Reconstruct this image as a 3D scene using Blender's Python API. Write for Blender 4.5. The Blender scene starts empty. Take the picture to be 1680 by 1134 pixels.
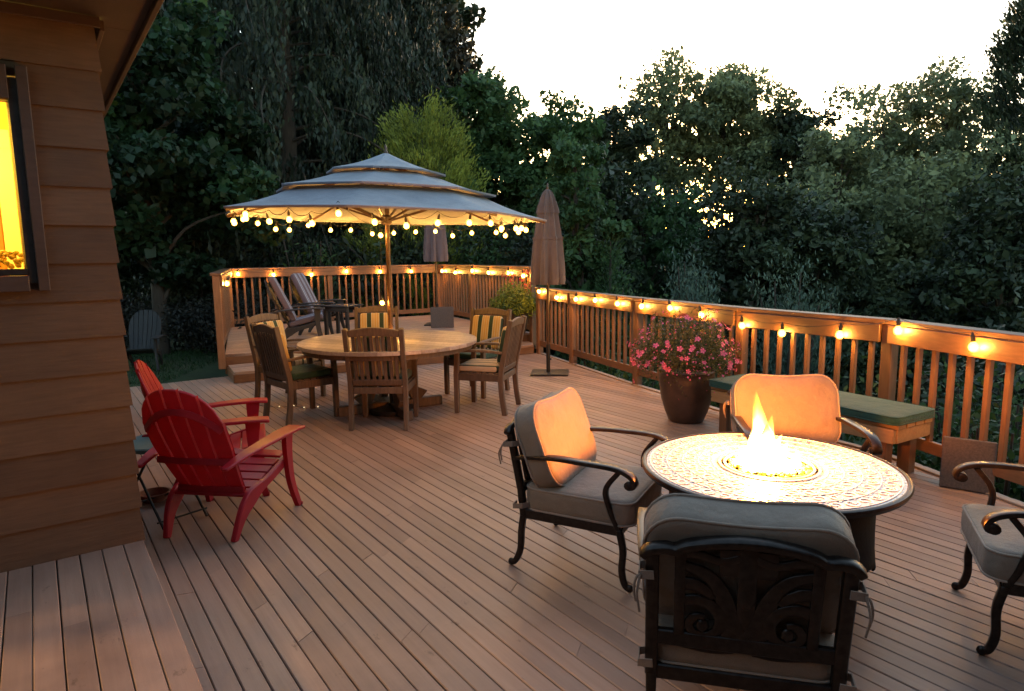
import bpy, bmesh, math, random
import numpy as np
from mathutils import Vector, Matrix
random.seed(11)
RNG = np.random.default_rng(5)
PI = math.pi
sc = bpy.context.scene
COL = sc.collection

# ------------------------------------------------------------------ materials
def newmat(name):
    m = bpy.data.materials.new(name); m.use_nodes = True
    nt = m.node_tree; b = nt.nodes['Principled BSDF']
    return m, nt, b

def N(nt, t, **kw):
    n = nt.nodes.new(t)
    for k, v in kw.items():
        setattr(n, k, v)
    return n

def ramp(nt, fac, stops, interp='LINEAR'):
    r = N(nt, 'ShaderNodeValToRGB'); r.color_ramp.interpolation = interp
    el = r.color_ramp.elements
    while len(el) > 1: el.remove(el[-1])
    el[0].position = stops[0][0]; el[0].color = (*stops[0][1], 1)
    for p, c in stops[1:]:
        e = el.new(p); e.color = (*c, 1)
    nt.links.new(fac, r.inputs[0]); return r.outputs[0]

def math_n(nt, op, a, b=None):
    m = N(nt, 'ShaderNodeMath', operation=op)
    for i, x in enumerate((a, b)):
        if x is None: continue
        if isinstance(x, (int, float)): m.inputs[i].default_value = x
        else: nt.links.new(x, m.inputs[i])
    return m.outputs[0]

def bump(nt, b, h, dist=.002, strength=.5):
    n = N(nt, 'ShaderNodeBump'); n.inputs['Distance'].default_value = dist; n.inputs['Strength'].default_value = strength
    nt.links.new(h, n.inputs['Height']); nt.links.new(n.outputs[0], b.inputs['Normal'])

def mul(nt, a, b, fac=1.0, mode='MULTIPLY'):
    m = N(nt, 'ShaderNodeMix', data_type='RGBA', blend_type=mode)
    m.inputs[0].default_value = fac
    nt.links.new(a, m.inputs[6]); nt.links.new(b, m.inputs[7]); return m.outputs[2]

def noise(nt, scale, detail=5, rough=.55, vec=None, mscale=None, coord='Object', rot=0):
    t = N(nt, 'ShaderNodeTexNoise'); t.inputs['Scale'].default_value = scale
    t.inputs['Detail'].default_value = detail; t.inputs['Roughness'].default_value = rough
    if coord == 'World': src = N(nt, 'ShaderNodeNewGeometry').outputs['Position']
    else: src = N(nt, 'ShaderNodeTexCoord').outputs[coord]
    if mscale or rot:
        mp = N(nt, 'ShaderNodeMapping'); mp.inputs['Scale'].default_value = mscale or (1, 1, 1)
        mp.inputs['Rotation'].default_value = (0, 0, rot)
        nt.links.new(src, mp.inputs[0]); src = mp.outputs[0]
    nt.links.new(src, t.inputs['Vector']); return t.outputs['Fac']

def attr(nt, name='rnd'):
    return N(nt, 'ShaderNodeAttribute', attribute_name=name).outputs['Fac']

def wood(name, dark, light, grain=(1, 1, 1), scale=18, rough=.6, bd=.0012, coord='Object', rot=0, var=.25, blotch=.35):
    m, nt, b = newmat(name)
    g = noise(nt, scale, 6, .6, mscale=grain, coord=coord, rot=rot)
    c = ramp(nt, g, [(.3, dark), (.7, light)])
    bl = noise(nt, 1.7, 4, .6, coord='World')
    c = mul(nt, c, ramp(nt, bl, [(.3, (1 - blotch,) * 3), (.62, (1.0,) * 3)]))
    c = mul(nt, c, ramp(nt, attr(nt), [(0, (1 - var,) * 3), (1, (1 + var * .4,) * 3)]))
    nt.links.new(c, b.inputs['Base Color']); b.inputs['Roughness'].default_value = rough
    bump(nt, b, g, bd, .6)
    return m

def plain(name, col, rough=.5, metal=0, nscale=30, var=.2, bd=0, coat=0):
    m, nt, b = newmat(name)
    n = noise(nt, nscale, 5)
    c = ramp(nt, n, [(.3, tuple(x * (1 - var) for x in col)), (.7, tuple(min(1, x * (1 + var)) for x in col))])
    nt.links.new(c, b.inputs['Base Color'])
    r = math_n(nt, 'MULTIPLY_ADD', n, .25); r.node.inputs[2].default_value = max(0, rough - .12)
    nt.links.new(r, b.inputs['Roughness']); b.inputs['Metallic'].default_value = metal
    if bd: bump(nt, b, n, bd)
    return m

def fabric(name, col, rough=.85, weave=420, var=.12, trans=0):
    m, nt, b = newmat(name)
    n = noise(nt, 6, 5); w = noise(nt, weave, 2)
    c = ramp(nt, n, [(.3, tuple(x * (1 - var) for x in col)), (.7, tuple(x * (1 + var) for x in col))])
    c = mul(nt, c, ramp(nt, w, [(.3, (.78,) * 3), (.7, (1.0,) * 3)]))
    nt.links.new(c, b.inputs['Base Color']); b.inputs['Roughness'].default_value = rough
    b.inputs['Sheen Weight'].default_value = .15
    h = math_n(nt, 'MULTIPLY_ADD', noise(nt, 9, 3), 9.0); nt.links.new(w, h.node.inputs[2])
    bump(nt, b, h, .0022, .6)
    if trans:
        t = N(nt, 'ShaderNodeBsdfTranslucent'); nt.links.new(c, t.inputs[0])
        mx = N(nt, 'ShaderNodeMixShader'); mx.inputs[0].default_value = trans
        nt.links.new(b.outputs[0], mx.inputs[1]); nt.links.new(t.outputs[0], mx.inputs[2])
        nt.links.new(mx.outputs[0], nt.nodes['Material Output'].inputs[0])
    return m

def striped(name, stops, k, axis='X', rough=.85, off=0.0):
    m, nt, b = newmat(name)
    s = N(nt, 'ShaderNodeSeparateXYZ'); nt.links.new(N(nt, 'ShaderNodeTexCoord').outputs['Object'], s.inputs[0])
    f = math_n(nt, 'FRACT', math_n(nt, 'MULTIPLY_ADD', s.outputs[axis], k)); f.node.inputs[0].links[0].from_node.inputs[2].default_value = .5 + off
    c = ramp(nt, f, stops, 'CONSTANT')
    w = noise(nt, 300, 2)
    c = mul(nt, c, ramp(nt, w, [(.3, (.78,) * 3), (.7, (1.0,) * 3)]))
    nt.links.new(c, b.inputs['Base Color']); b.inputs['Roughness'].default_value = rough
    bump(nt, b, w, .001, .5)
    return m

def leafmat(name, stops, trans=.3, rough=.55):
    m, nt, b = newmat(name)
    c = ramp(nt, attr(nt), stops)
    n = noise(nt, .8, 3)
    c = mul(nt, c, ramp(nt, n, [(.3, (.55,) * 3), (.7, (1.1,) * 3)]))
    nt.links.new(c, b.inputs['Base Color']); b.inputs['Roughness'].default_value = rough
    b.inputs['Specular IOR Level'].default_value = .3
    t = N(nt, 'ShaderNodeBsdfTranslucent'); nt.links.new(c, t.inputs[0])
    mx = N(nt, 'ShaderNodeMixShader'); mx.inputs[0].default_value = trans
    nt.links.new(b.outputs[0], mx.inputs[1]); nt.links.new(t.outputs[0], mx.inputs[2])
    nt.links.new(mx.outputs[0], nt.nodes['Material Output'].inputs[0])
    return m

def emit(name, col, s):
    m, nt, b = newmat(name)
    b.inputs['Base Color'].default_value = (*col, 1)
    b.inputs['Emission Color'].default_value = (*col, 1); b.inputs['Emission Strength'].default_value = s
    return m

AU = math.radians(35.8)                      # the deck grid is turned by this angle
EU = Vector((math.cos(AU), math.sin(AU), 0)); EV = Vector((-math.sin(AU), math.cos(AU), 0))
C0 = Vector((-1.92, 3.22, 0))                # house corner

M = {}
def deckmat(name, dark, light):
    m, nt, b = newmat(name)
    g = noise(nt, 30, 7, .65, mscale=(1, .05, 1))
    c = ramp(nt, g, [(.25, dark), (.75, light)])
    bl = noise(nt, 1.1, 6, .62)
    c = mul(nt, c, ramp(nt, bl, [(.3, (.68, .68, .71)), (.48, (1, 1, 1)), (.7, (1.12, 1.06, 1.0))]))
    c = mul(nt, c, ramp(nt, attr(nt), [(0, (.76, .76, .77)), (.5, (1, 1, 1)), (1, (1.12, 1.10, 1.07))]))
    # scattered scuffs and dirt spots
    sp = noise(nt, 9, 8, .7, mscale=(1, .45, 1))
    c = mul(nt, c, ramp(nt, sp, [(.29, (.34, .30, .27)), (.375, (1, 1, 1))]))
    nt.links.new(c, b.inputs['Base Color'])
    r = ramp(nt, bl, [(.3, (.42,) * 3), (.7, (.58,) * 3)]); nt.links.new(r, b.inputs['Roughness'])
    h = math_n(nt, 'ADD', g, sp); bump(nt, b, h, .0014, .55)
    return m
M['deck'] = deckmat('deck paint', (.268, .164, .118), (.352, .226, .167))
M['rim'] = wood('rim paint', (.30, .19, .13), (.38, .26, .18), (1, 1, 1), 14, .6)
M['rail'] = wood('rail stain', (.185, .076, .032), (.265, .115, .052), (3, 3, .25), 22, .5, var=.3)
M['railh'] = wood('rail stain long', (.175, .073, .032), (.25, .11, .05), (.4, .4, 3), 22, .45, var=.3)
M['siding'] = wood('siding paint', (.078, .050, .028), (.105, .069, .039), (.35, 1, 4), 20, .75, bd=.003, blotch=.3)
M['trim'] = wood('trim paint', (.045, .032, .025), (.065, .045, .035), (.5, 1, 3), 14, .6)
M['soffit'] = wood('soffit paint', (.036, .026, .022), (.052, .037, .031), (1, .3, 1), 12, .7)
M['roof'] = plain('roof shingle', (.06, .05, .045), .9, nscale=20, bd=.004)
M['teak'] = wood('weathered teak', (.088, .057, .036), (.165, .112, .073), (2.5, 2.5, .35), 20, .6, var=.35)
M['teaktop'] = wood('teak table top', (.34, .28, .24), (.48, .41, .36), (3, .3, 1), 18, .33, var=.3, blotch=.25)
M['darkwood'] = wood('dark painted wood', (.022, .018, .018), (.04, .032, .03), (2, 2, .4), 20, .5)
M['greywood'] = wood('grey weathered wood', (.018, .019, .021), (.032, .034, .037), (2, 2, .4), 20, .7)
M['benchwood'] = wood('bench fir', (.30, .16, .07), (.42, .24, .11), (.5, 3, 3), 18, .5)
M['pole'] = wood('umbrella pole wood', (.06, .027, .013), (.10, .048, .024), (3, 3, .2), 20, .35)
M['red'] = plain('red resin', (.40, .014, .026), .38, nscale=14, var=.14, bd=.0006)
nt_ = M['red'].node_tree; t_ = N(nt_, 'ShaderNodeBsdfTranslucent'); t_.inputs[0].default_value = (.75, .02, .03, 1); mx_ = N(nt_, 'ShaderNodeMixShader'); mx_.inputs[0].default_value = .3
nt_.links.new(nt_.nodes['Principled BSDF'].outputs[0], mx_.inputs[1]); nt_.links.new(t_.outputs[0], mx_.inputs[2]); nt_.links.new(mx_.outputs[0], nt_.nodes['Material Output'].inputs[0])
M['bronze'] = plain('dark bronze aluminium', (.035, .027, .023), .33, .75, 40, .35, bd=.0004)
M['alu'] = plain('brushed cast aluminium', (.66, .64, .64), .3, .4, 60, .22, bd=.0006)
M['aludk'] = plain('patina in the casting', (.33, .32, .33), .28, .45, 60, .3, bd=.0006)
M['black'] = plain('black steel', (.02, .02, .02), .45, .3, 40, .3)
M['wicker'] = plain('dark woven skirt', (.016, .012, .010), .97, 0, 90, .4, bd=.002)
M['tan'] = fabric('taupe cushion cloth', (.225, .168, .122), rough=.62)
M['tanpipe'] = fabric('taupe piping cloth', (.33, .25, .19))
M['green'] = fabric('green cushion cloth', (.010, .068, .052))
M['greenseat'] = fabric('dark green seat cloth', (.012, .055, .03))
Y_, G_, W_ = (.52, .33, .10), (.02, .045, .025), (.52, .44, .30)
M['stripe'] = striped('yellow and green stripe', [(0, G_), (.22, W_), (.30, Y_), (.42, W_), (.48, Y_), (.62, W_), (.68, Y_), (.80, W_), (.88, G_)], 6.4, 'X')
M['cream'] = striped('cream and green stripe', [(0, G_), (.10, (.45, .36, .25)), (.42, (.30, .22, .12)), (.5, (.47, .38, .27)), (.9, G_)], 7.0, 'X')
P_, L_ = (.13, .085, .095), (.40, .37, .38)
M['purple'] = striped('purple and white stripe', [(0, P_), (.3, L_), (.42, (.10, .10, .18)), (.55, L_), (.7, P_)], 6.0, 'X')
M['canvas'] = fabric('umbrella canvas', (.30, .315, .36), trans=.12, weave=260)
M['taupe'] = fabric('closed umbrella canvas', (.10, .072, .067), weave=260)
M['plum'] = fabric('far umbrella canvas', (.13, .09, .095), weave=260)
M['pot'] = plain('glazed brown pot', (.045, .028, .02), .42, 0, 9, .35, bd=.001)
M['soil'] = plain('potting soil', (.03, .02, .014), .95, nscale=40, bd=.004)
M['concrete'] = plain('concrete paver', (.10, .072, .06), .9, nscale=70, var=.3, bd=.002)
M['bark'] = wood('bark', (.035, .026, .02), (.08, .06, .045), (4, 4, .5), 9, .9, bd=.01)
M['gtable'] = plain('green enamel', (.10, .15, .145), .4, .2, 30, .2)
M['terra'] = plain('terracotta', (.22, .085, .05), .7, nscale=30)
M['tie'] = fabric('cushion tie', (.24, .17, .125))
M['cord'] = plain('black cord', (.012, .012, .01), .6)
M['sock'] = plain('bulb socket', (.015, .013, .012), .5)
M['beads'] = plain('amber fire glass', (.80, .62, .16), .15, nscale=50, var=.4)

LG = {}
LG['maple'] = leafmat('maple leaf', [(0, (.009, .022, .010)), (.6, (.02, .052, .022)), (.93, (.035, .085, .03)), (1, (.08, .15, .03))])
LG['cedar'] = leafmat('weeping cedar spray', [(0, (.008, .015, .008)), (.7, (.018, .032, .018)), (1, (.042, .060, .032))], .15)
LG['gold'] = leafmat('golden cypress spray', [(0, (.08, .11, .022)), (.6, (.20, .245, .042)), (1, (.33, .38, .07))], .3)
LG['brown'] = leafmat('plum brown leaf', [(0, (.02, .018, .014)), (.6, (.04, .04, .028)), (1, (.06, .065, .042))], .2)
LG['mid'] = leafmat('mid green leaf', [(0, (.025, .058, .02)), (.6, (.055, .115, .042)), (1, (.10, .18, .065))])
LG['olive'] = leafmat('grey green leaf', [(0, (.08, .105, .052)), (.6, (.16, .195, .098)), (1, (.25, .285, .135))], .36)
LG['dark'] = leafmat('dark evergreen leaf', [(0, (.013, .022, .011)), (.6, (.029, .045, .022)), (1, (.055, .078, .036))], .15)
LG['blue'] = leafmat('blue green shrub leaf', [(0, (.04, .075, .055)), (.6, (.08, .13, .095)), (1, (.13, .19, .125))], .2)
LG['ivy'] = leafmat('rail side shrub leaf', [(0, (.02, .05, .014)), (.6, (.045, .10, .028)), (1, (.09, .16, .05))])
LG['hedge'] = leafmat('hedge leaf', [(0, (.012, .015, .012)), (1, (.035, .035, .028))], .1)
LG['grass'] = leafmat('lawn blade', [(0, (.02, .055, .02)), (1, (.045, .105, .035))], .2)
LG['pot'] = leafmat('flower foliage', [(0, (.05, .06, .02)), (.6, (.10, .105, .035)), (1, (.17, .15, .06))])
LG['lime'] = leafmat('lime foliage', [(0, (.10, .15, .02)), (1, (.30, .34, .05))])
M['pink'] = plain('pink petal', (.56, .10, .20), .6, nscale=60)
M['redpetal'] = plain('red petal', (.45, .06, .03), .6, nscale=60)
M['yellowpetal'] = plain('yellow petal', (.62, .42, .03), .6, nscale=60)

M['bulbcore'] = emit('bulb filament', (1.0, .50, .11), 165.0)
def bulbhalo():
    m, nt, b = newmat('bulb globe with halo glow')
    tr = N(nt, 'ShaderNodeBsdfTransparent'); tr.inputs[0].default_value = (1, .93, .75, 1)
    e = N(nt, 'ShaderNodeEmission'); e.inputs[0].default_value = (1, .40, .05, 1); e.inputs[1].default_value = 3.0  # amber emission on the globe imitates the halo around a lit bulb
    mx = N(nt, 'ShaderNodeMixShader'); mx.inputs[0].default_value = .45
    nt.links.new(tr.outputs[0], mx.inputs[1]); nt.links.new(e.outputs[0], mx.inputs[2])
    nt.links.new(mx.outputs[0], nt.nodes['Material Output'].inputs[0]); return m
M['bulbhalo'] = bulbhalo()

# ------------------------------------------------------------------ mesh builder
class MB:
    def __init__(s): s.v = []; s.f = []; s.r = []; s.cur = .5
    def add(s, verts, faces, rnd=None):
        o = len(s.v); s.v += [tuple(p) for p in verts]
        s.f += [tuple(i + o for i in f) for f in faces]
        s.r += [s.cur if rnd is None else rnd] * len(verts)
    def box(s, c, d, rot=None):
        hx, hy, hz = d[0] / 2, d[1] / 2, d[2] / 2
        vs = [Vector((x, y, z)) for x in (-hx, hx) for y in (-hy, hy) for z in (-hz, hz)]
        if rot is not None:
            R = Matrix.Rotation(rot, 3, 'Z') if isinstance(rot, (int, float)) else rot
            vs = [R @ p for p in vs]
        c = Vector(c)
        s.add([p + c for p in vs], [(0, 1, 3, 2), (4, 6, 7, 5), (0, 4, 5, 1), (2, 3, 7, 6), (0, 2, 6, 4), (1, 5, 7, 3)])
    def beam(s, p0, p1, w, d, up=(0, 0, 1), w1=None, d1=None):
        p0, p1 = Vector(p0), Vector(p1); a = (p1 - p0).normalized(); up = Vector(up)
        side = a.cross(up)
        if side.length < 1e-4: side = a.cross(Vector((0, 1, 0)))
        side.normalize(); u = side.cross(a)
        w1 = w if w1 is None else w1; d1 = d if d1 is None else d1
        vs = []
        for p, ww, dd in ((p0, w, d), (p1, w1, d1)):
            for sx, sy in ((-1, -1), (1, -1), (1, 1), (-1, 1)): vs.append(p + side * (sx * ww / 2) + u * (sy * dd / 2))
        s.add(vs, [(3, 2, 1, 0), (4, 5, 6, 7), (0, 1, 5, 4), (1, 2, 6, 5), (2, 3, 7, 6), (3, 0, 4, 7)])
    def sweep(s, pts, ws, ds, up=(0, 0, 1), sides=None):
        pts = [Vector(p) for p in pts]; n = len(pts)
        ws = ws if isinstance(ws, (list, tuple)) else [ws] * n
        ds = ds if isinstance(ds, (list, tuple)) else [ds] * n
        vs = []; sd = Vector(sides) if sides else None
        for i, p in enumerate(pts):
            t = (pts[min(i + 1, n - 1)] - pts[max(i - 1, 0)]).normalized()
            if sd is not None: side = (sd - t * sd.dot(t)).normalized()
            else:
                side = t.cross(Vector(up))
                if side.length < 1e-4: side = t.cross(Vector((0, 1, 0)))
                side.normalize()
            u = side.cross(t)
            for sx, sy in ((-1, -1), (1, -1), (1, 1), (-1, 1)): vs.append(p + side * (sx * ws[i] / 2) + u * (sy * ds[i] / 2))
        fs = [(3, 2, 1, 0), tuple(4 * (n - 1) + k for k in range(4))]
        for i in range(n - 1):
            for k in range(4): fs.append((4 * i + k, 4 * i + (k + 1) % 4, 4 * i + 4 + (k + 1) % 4, 4 * i + 4 + k))
        s.add(vs, fs)
    def tube(s, pts, r, seg=8, cap=True):
        pts = [Vector(p) for p in pts]; n = len(pts)
        rs = r if isinstance(r, (list, tuple)) else [r] * n
        vs = []; prev = None
        for i, p in enumerate(pts):
            t = (pts[min(i + 1, n - 1)] - pts[max(i - 1, 0)])
            t = t.normalized() if t.length > 1e-9 else Vector((0, 0, 1))
            if prev is None:
                a = t.orthogonal().normalized()
            else:
                a = prev - t * prev.dot(t)
                a = a.normalized() if a.length > 1e-6 else t.orthogonal().normalized()
            prev = a; b = t.cross(a)
            for k in range(seg):
                th = 2 * PI * k / seg; vs.append(p + (a * math.cos(th) + b * math.sin(th)) * rs[i])
        fs = []
        for i in range(n - 1):
            for k in range(seg): fs.append((seg * i + k, seg * i + (k + 1) % seg, seg * i + seg + (k + 1) % seg, seg * i + seg + k))
        if cap: fs += [tuple(reversed(range(seg))), tuple(seg * (n - 1) + k for k in range(seg))]
        s.add(vs, fs)
    def lathe(s, prof, seg=32, c=(0, 0, 0), fn=None):
        vs = []; n = len(prof)
        for (r, z) in prof:
            for k in range(seg):
                th = 2 * PI * k / seg; rr = r * (fn(th, z) if fn else 1)
                vs.append((c[0] + rr * math.cos(th), c[1] + rr * math.sin(th), c[2] + z))
        fs = []
        for i in range(n - 1):
            for k in range(seg): fs.append((seg * i + k, seg * i + (k + 1) % seg, seg * i + seg + (k + 1) % seg, seg * i + seg + k))
        if prof[0][0] > 1e-6: fs.append(tuple(reversed(range(seg))))
        if prof[-1][0] > 1e-6: fs.append(tuple(seg * (n - 1) + k for k in range(seg)))
        s.add(vs, fs)
    def prism(s, poly, z0, z1):
        n = len(poly)
        s.add([(x, y, z0) for x, y in poly] + [(x, y, z1) for x, y in poly],
              [tuple(reversed(range(n))), tuple(range(n, 2 * n))] + [(k, (k + 1) % n, n + (k + 1) % n, n + k) for k in range(n)])
    def ball(s, c, r, seg=10, rings=6, sq=(1, 1, 1)):
        prof = [(math.sin(PI * i / rings), -math.cos(PI * i / rings)) for i in range(rings + 1)]
        vs = []; c = Vector(c)
        for rr, z in prof:
            for k in range(seg):
                th = 2 * PI * k / seg; vs.append(c + Vector((rr * math.cos(th) * r * sq[0], rr * math.sin(th) * r * sq[1], z * r * sq[2])))
        fs = []
        for i in range(rings):
            for k in range(seg): fs.append((seg * i + k, seg * i + (k + 1) % seg, seg * i + seg + (k + 1) % seg, seg * i + seg + k))
        s.add(vs, fs)
    def xf(s, mat, start=0):
        for i in range(start, len(s.v)): s.v[i] = tuple(mat @ Vector(s.v[i]))
    def build(s, name, mat, parent=None, smooth=35, bevel=0, seg=1):
        me = bpy.data.meshes.new(name); me.from_pydata(s.v, [], s.f)
        a = me.attributes.new('rnd', 'FLOAT', 'POINT'); a.data.foreach_set('value', s.r)
        bm = bmesh.new(); bm.from_mesh(me)
        bmesh.ops.remove_doubles(bm, verts=bm.verts[:], dist=1e-6)
        if bevel:
            ed = [e for e in bm.edges if len(e.link_faces) == 2 and e.calc_face_angle(0) > .6]
            bmesh.ops.bevel(bm, geom=ed, offset=bevel, segments=seg, affect='EDGES', clamp_overlap=True)
        bmesh.ops.recalc_face_normals(bm, faces=bm.faces[:])
        bm.to_mesh(me); bm.free()
        if smooth:
            me.shade_smooth(); me.set_sharp_from_angle(angle=math.radians(smooth))
        me.materials.append(mat if not isinstance(mat, str) else M[mat])
        o = bpy.data.objects.new(name, me); COL.objects.link(o)
        if parent: o.parent = parent
        return o

def tag(o, label=None, cat=None, group=None, kind=None):
    if label: o['label'] = label
    if cat: o['category'] = cat
    if group: o['group'] = group
    if kind: o['kind'] = kind
    return o
def empty(name, loc, rz, label, cat, group=None):
    o = bpy.data.objects.new(name, None); COL.objects.link(o); o.empty_display_size = .1
    o.location = loc; o.rotation_euler = (0, 0, rz); return tag(o, label, cat, group)
def facing(fx, fy): return math.atan2(fy, fx) - PI / 2
def copy_tree(o, parent=None):
    c = o.copy(); COL.objects.link(c)
    if parent: c.parent = parent
    for ch in [x for x in o.children]: copy_tree(ch, c)
    return c

def quads(name, P, size, mat, parent=None, up=.3, aspect=.5, rnd=None, dirs=None, normals=None, kind=None):
    """many small pointed leaves as one mesh"""
    n = len(P); size = np.broadcast_to(np.asarray(size, float), (n,))
    if dirs is None:
        d = RNG.normal(size=(n, 3)); d[:, 2] -= .35
    else: d = dirs.copy()
    d /= np.linalg.norm(d, axis=1)[:, None] + 1e-9
    if normals is None:
        nr = RNG.normal(size=(n, 3)); nr[:, 2] = np.abs(nr[:, 2]) + up
    else: nr = normals
    w = np.cross(nr, d); w /= np.linalg.norm(w, axis=1)[:, None] + 1e-9
    nn = np.cross(d, w)
    L = size[:, None]; W = L * aspect
    V = np.empty((n, 4, 3))
    V[:, 0] = P - d * L * .5; V[:, 1] = P + w * W * .5 - d * L * .08 + nn * L * .06
    V[:, 2] = P + d * L * .5; V[:, 3] = P - w * W * .5 - d * L * .08 + nn * L * .06
    me = bpy.data.meshes.new(name)
    me.vertices.add(4 * n); me.vertices.foreach_set('co', V.reshape(-1))
    me.loops.add(4 * n); me.loops.foreach_set('vertex_index', np.arange(4 * n, dtype=np.int32))
    me.polygons.add(n); me.polygons.foreach_set('loop_start', np.arange(0, 4 * n, 4, dtype=np.int32))
    me.update(calc_edges=True)
    if rnd is None: rnd = RNG.random(n)
    a = me.attributes.new('rnd', 'FLOAT', 'POINT'); a.data.foreach_set('value', np.repeat(np.clip(rnd, 0, 1), 4).astype(np.float32))
    me.materials.append(mat); me.validate()
    o = bpy.data.objects.new(name, me); COL.objects.link(o)
    if parent: o.parent = parent
    if kind: o['kind'] = kind
    return o

# ------------------------------------------------------------------ ground
def smooth(a, b, x):
    t = np.clip((x - a) / (b - a), 0, 1); return t * t * (3 - 2 * t)
def gz(x, y):
    x = np.asarray(x, float); y = np.asarray(y, float)
    z = -.42 - 2.3 * smooth(-1, 7, x + .12 * (y - 8)) - .4 * smooth(14, 40, y)
    r = np.hypot(x, y)
    return z + .12 * np.sin(x * .7) * np.cos(y * .55) + smooth(60, 300, r) * 1.5
xs = np.concatenate([np.linspace(-400, -45, 12), np.linspace(-40, 45, 86), np.linspace(50, 400, 12)])
ys = np.concatenate([np.linspace(-300, -12, 8), np.linspace(-10, 60, 71), np.linspace(66, 500, 14)])
X, Yg = np.meshgrid(xs, ys); Zg = gz(X, Yg)
g = MB(); nx, ny = len(xs), len(ys)
g.add(np.stack([X, Yg, Zg], -1).reshape(-1, 3).tolist(), [(j * nx + i, j * nx + i + 1, (j + 1) * nx + i + 1, (j + 1) * nx + i) for j in range(ny - 1) for i in range(nx - 1)])
m, nt, b = newmat('forest floor')
n1 = noise(nt, .9, 8, .7)
nt.links.new(ramp(nt, n1, [(.3, (.02, .028, .012)), (.55, (.03, .055, .018)), (.75, (.05, .042, .025))]), b.inputs['Base Color']); b.inputs['Roughness'].default_value = 1
bump(nt, b, n1, .1, .6)
tag(g.build('ground', m), kind='structure')

# ------------------------------------------------------------------ deck (local frame of the house grid: x = EU, y = EV, origin C0)
def loc(p): d = Vector((p[0], p[1], 0)) - C0; return (d.dot(EU), d.dot(EV))
def wor(x, y, z=0): return C0 + EU * x + EV * y + Vector((0, 0, z))
RAILP = [(.45, 10.55), (.89, 9.5), (1.52, 7.88), (2.22, 6.3), (2.93, 5.05), (3.25, 3.7), (3.32, 2.2), (3.3, .6), (3.2, -1.2)]
UP = [(-3.95, 8.85), (-5.36, 12.53), (-1.6, 14.73), (.35, 10.9)]

def frame(name, parent=None):
    return None

def boards(mb, poly, pitch=.0865, gap=.0044, th=.03, z=0, axis=1, off=0.0):
    """boards running along local y inside the polygon (local xy)"""
    w = pitch - gap
    xs = [p[0] for p in poly]
    def cut(x):
        ys = []
        for (x0, y0), (x1, y1) in zip(poly, poly[1:] + poly[:1]):
            if (x0 <= x < x1) or (x1 <= x < x0): ys.append(y0 + (y1 - y0) * (x - x0) / (x1 - x0))
        ys.sort(); return ys
    x = math.floor(min(xs) / pitch) * pitch + off
    rr = random.Random(3)
    while x < max(xs):
        a, b_ = cut(x + .002), cut(x + w - .002)
        if len(a) >= 2 and len(b_) >= 2:
            ya0, yb0, ya1, yb1 = a[0], b_[0], a[-1], b_[-1]
            cuts = [0.0]; L = max(ya1 - ya0, .01); t = rr.uniform(.4, 2.6)
            while t < L - .5: cuts.append(t / L); t += rr.uniform(1.6, 3.8)
            cuts.append(1.0)
            for c0, c1 in zip(cuts, cuts[1:]):
                e0 = .0013 if c0 > 0 else 0; e1 = .0013 if c1 < 1 else 0
                yA0, yA1 = ya0 + (ya1 - ya0) * c0 + e0, ya0 + (ya1 - ya0) * c1 - e1
                yB0, yB1 = yb0 + (yb1 - yb0) * c0 + e0, yb0 + (yb1 - yb0) * c1 - e1
                dz = rr.uniform(-.0012, .0012); sk = rr.uniform(-.0012, .0012)
                pr = [(0, -th), (0, -.004), (.0035, 0), (w - .0035, 0), (w, -.004), (w, -th)]
                vs = []
                for (yl, yr) in ((yA0, yB0), (yA1, yB1)):
                    s_ = sk if yl == yA1 else 0
                    for (px, pz) in pr:
                        f = px / w; vs.append((x + px + s_, yl + (yr - yl) * f, z + pz + dz))
                fs = [(5, 4, 3, 2, 1, 0), (6, 7, 8, 9, 10, 11)] + [(k, k + 1, 7 + k, 6 + k) for k in range(5)]
                mb.add(vs, fs, rr.random())
        x += pitch

deckpoly_w = [(.45, 10.62)] + [(p[0] + .06, p[1]) for p in RAILP[1:]] + [(3.2, -3.5), (-2, -3.5)]
dl = [loc(p) for p in deckpoly_w]
far_y = loc((-3.98, 8.75))[1]
dl += [(-5.2, loc((-2, -3.5))[1]), (-5.2, far_y), (loc((-3.7, 8.95))[0], far_y)]
mb = MB(); boards(mb, dl)
deck = mb.build('deck', 'deck', smooth=0); deck.location = C0; deck.rotation_euler = (0, 0, AU); tag(deck, kind='structure')
# joists / skirt that close the deck underneath
mb = MB()
for i in range(len(dl)):
    a, b_ = dl[i], dl[(i + 1) % len(dl)]
    mb.beam((a[0], a[1], -.17), (b_[0], b_[1], -.17), .035, .26)
for k in range(30):
    yk = -7 + k * .55
    cu = [p for p in dl]
    xsx = []
    for (x0, y0), (x1, y1) in zip(cu, cu[1:] + cu[:1]):
        if (y0 <= yk < y1) or (y1 <= yk < y0): xsx.append(x0 + (x1 - x0) * (yk - y0) / (y1 - y0))
    if len(xsx) >= 2: mb.box(((min(xsx) + max(xsx)) / 2, yk, -.13), (max(xsx) - min(xsx) - .1, .04, .18))
o = mb.build('deck_framing', 'trim'); o.location = C0; o.rotation_euler = (0, 0, AU); tag(o, kind='structure')
# pale edge board along the rail side, lying on the board ends
mb = MB()
ed = [(p[0] - .02, p[1]) for p in [(.47, 10.60)] + RAILP[1:]]
for a, b_ in zip(ed, ed[1:]):
    mb.cur = random.random(); mb.beam((a[0], a[1], .008), (b_[0], b_[1], .008), .065, .016)
tag(mb.build('deck_edge_board', 'rim', bevel=.003), kind='structure')

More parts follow.
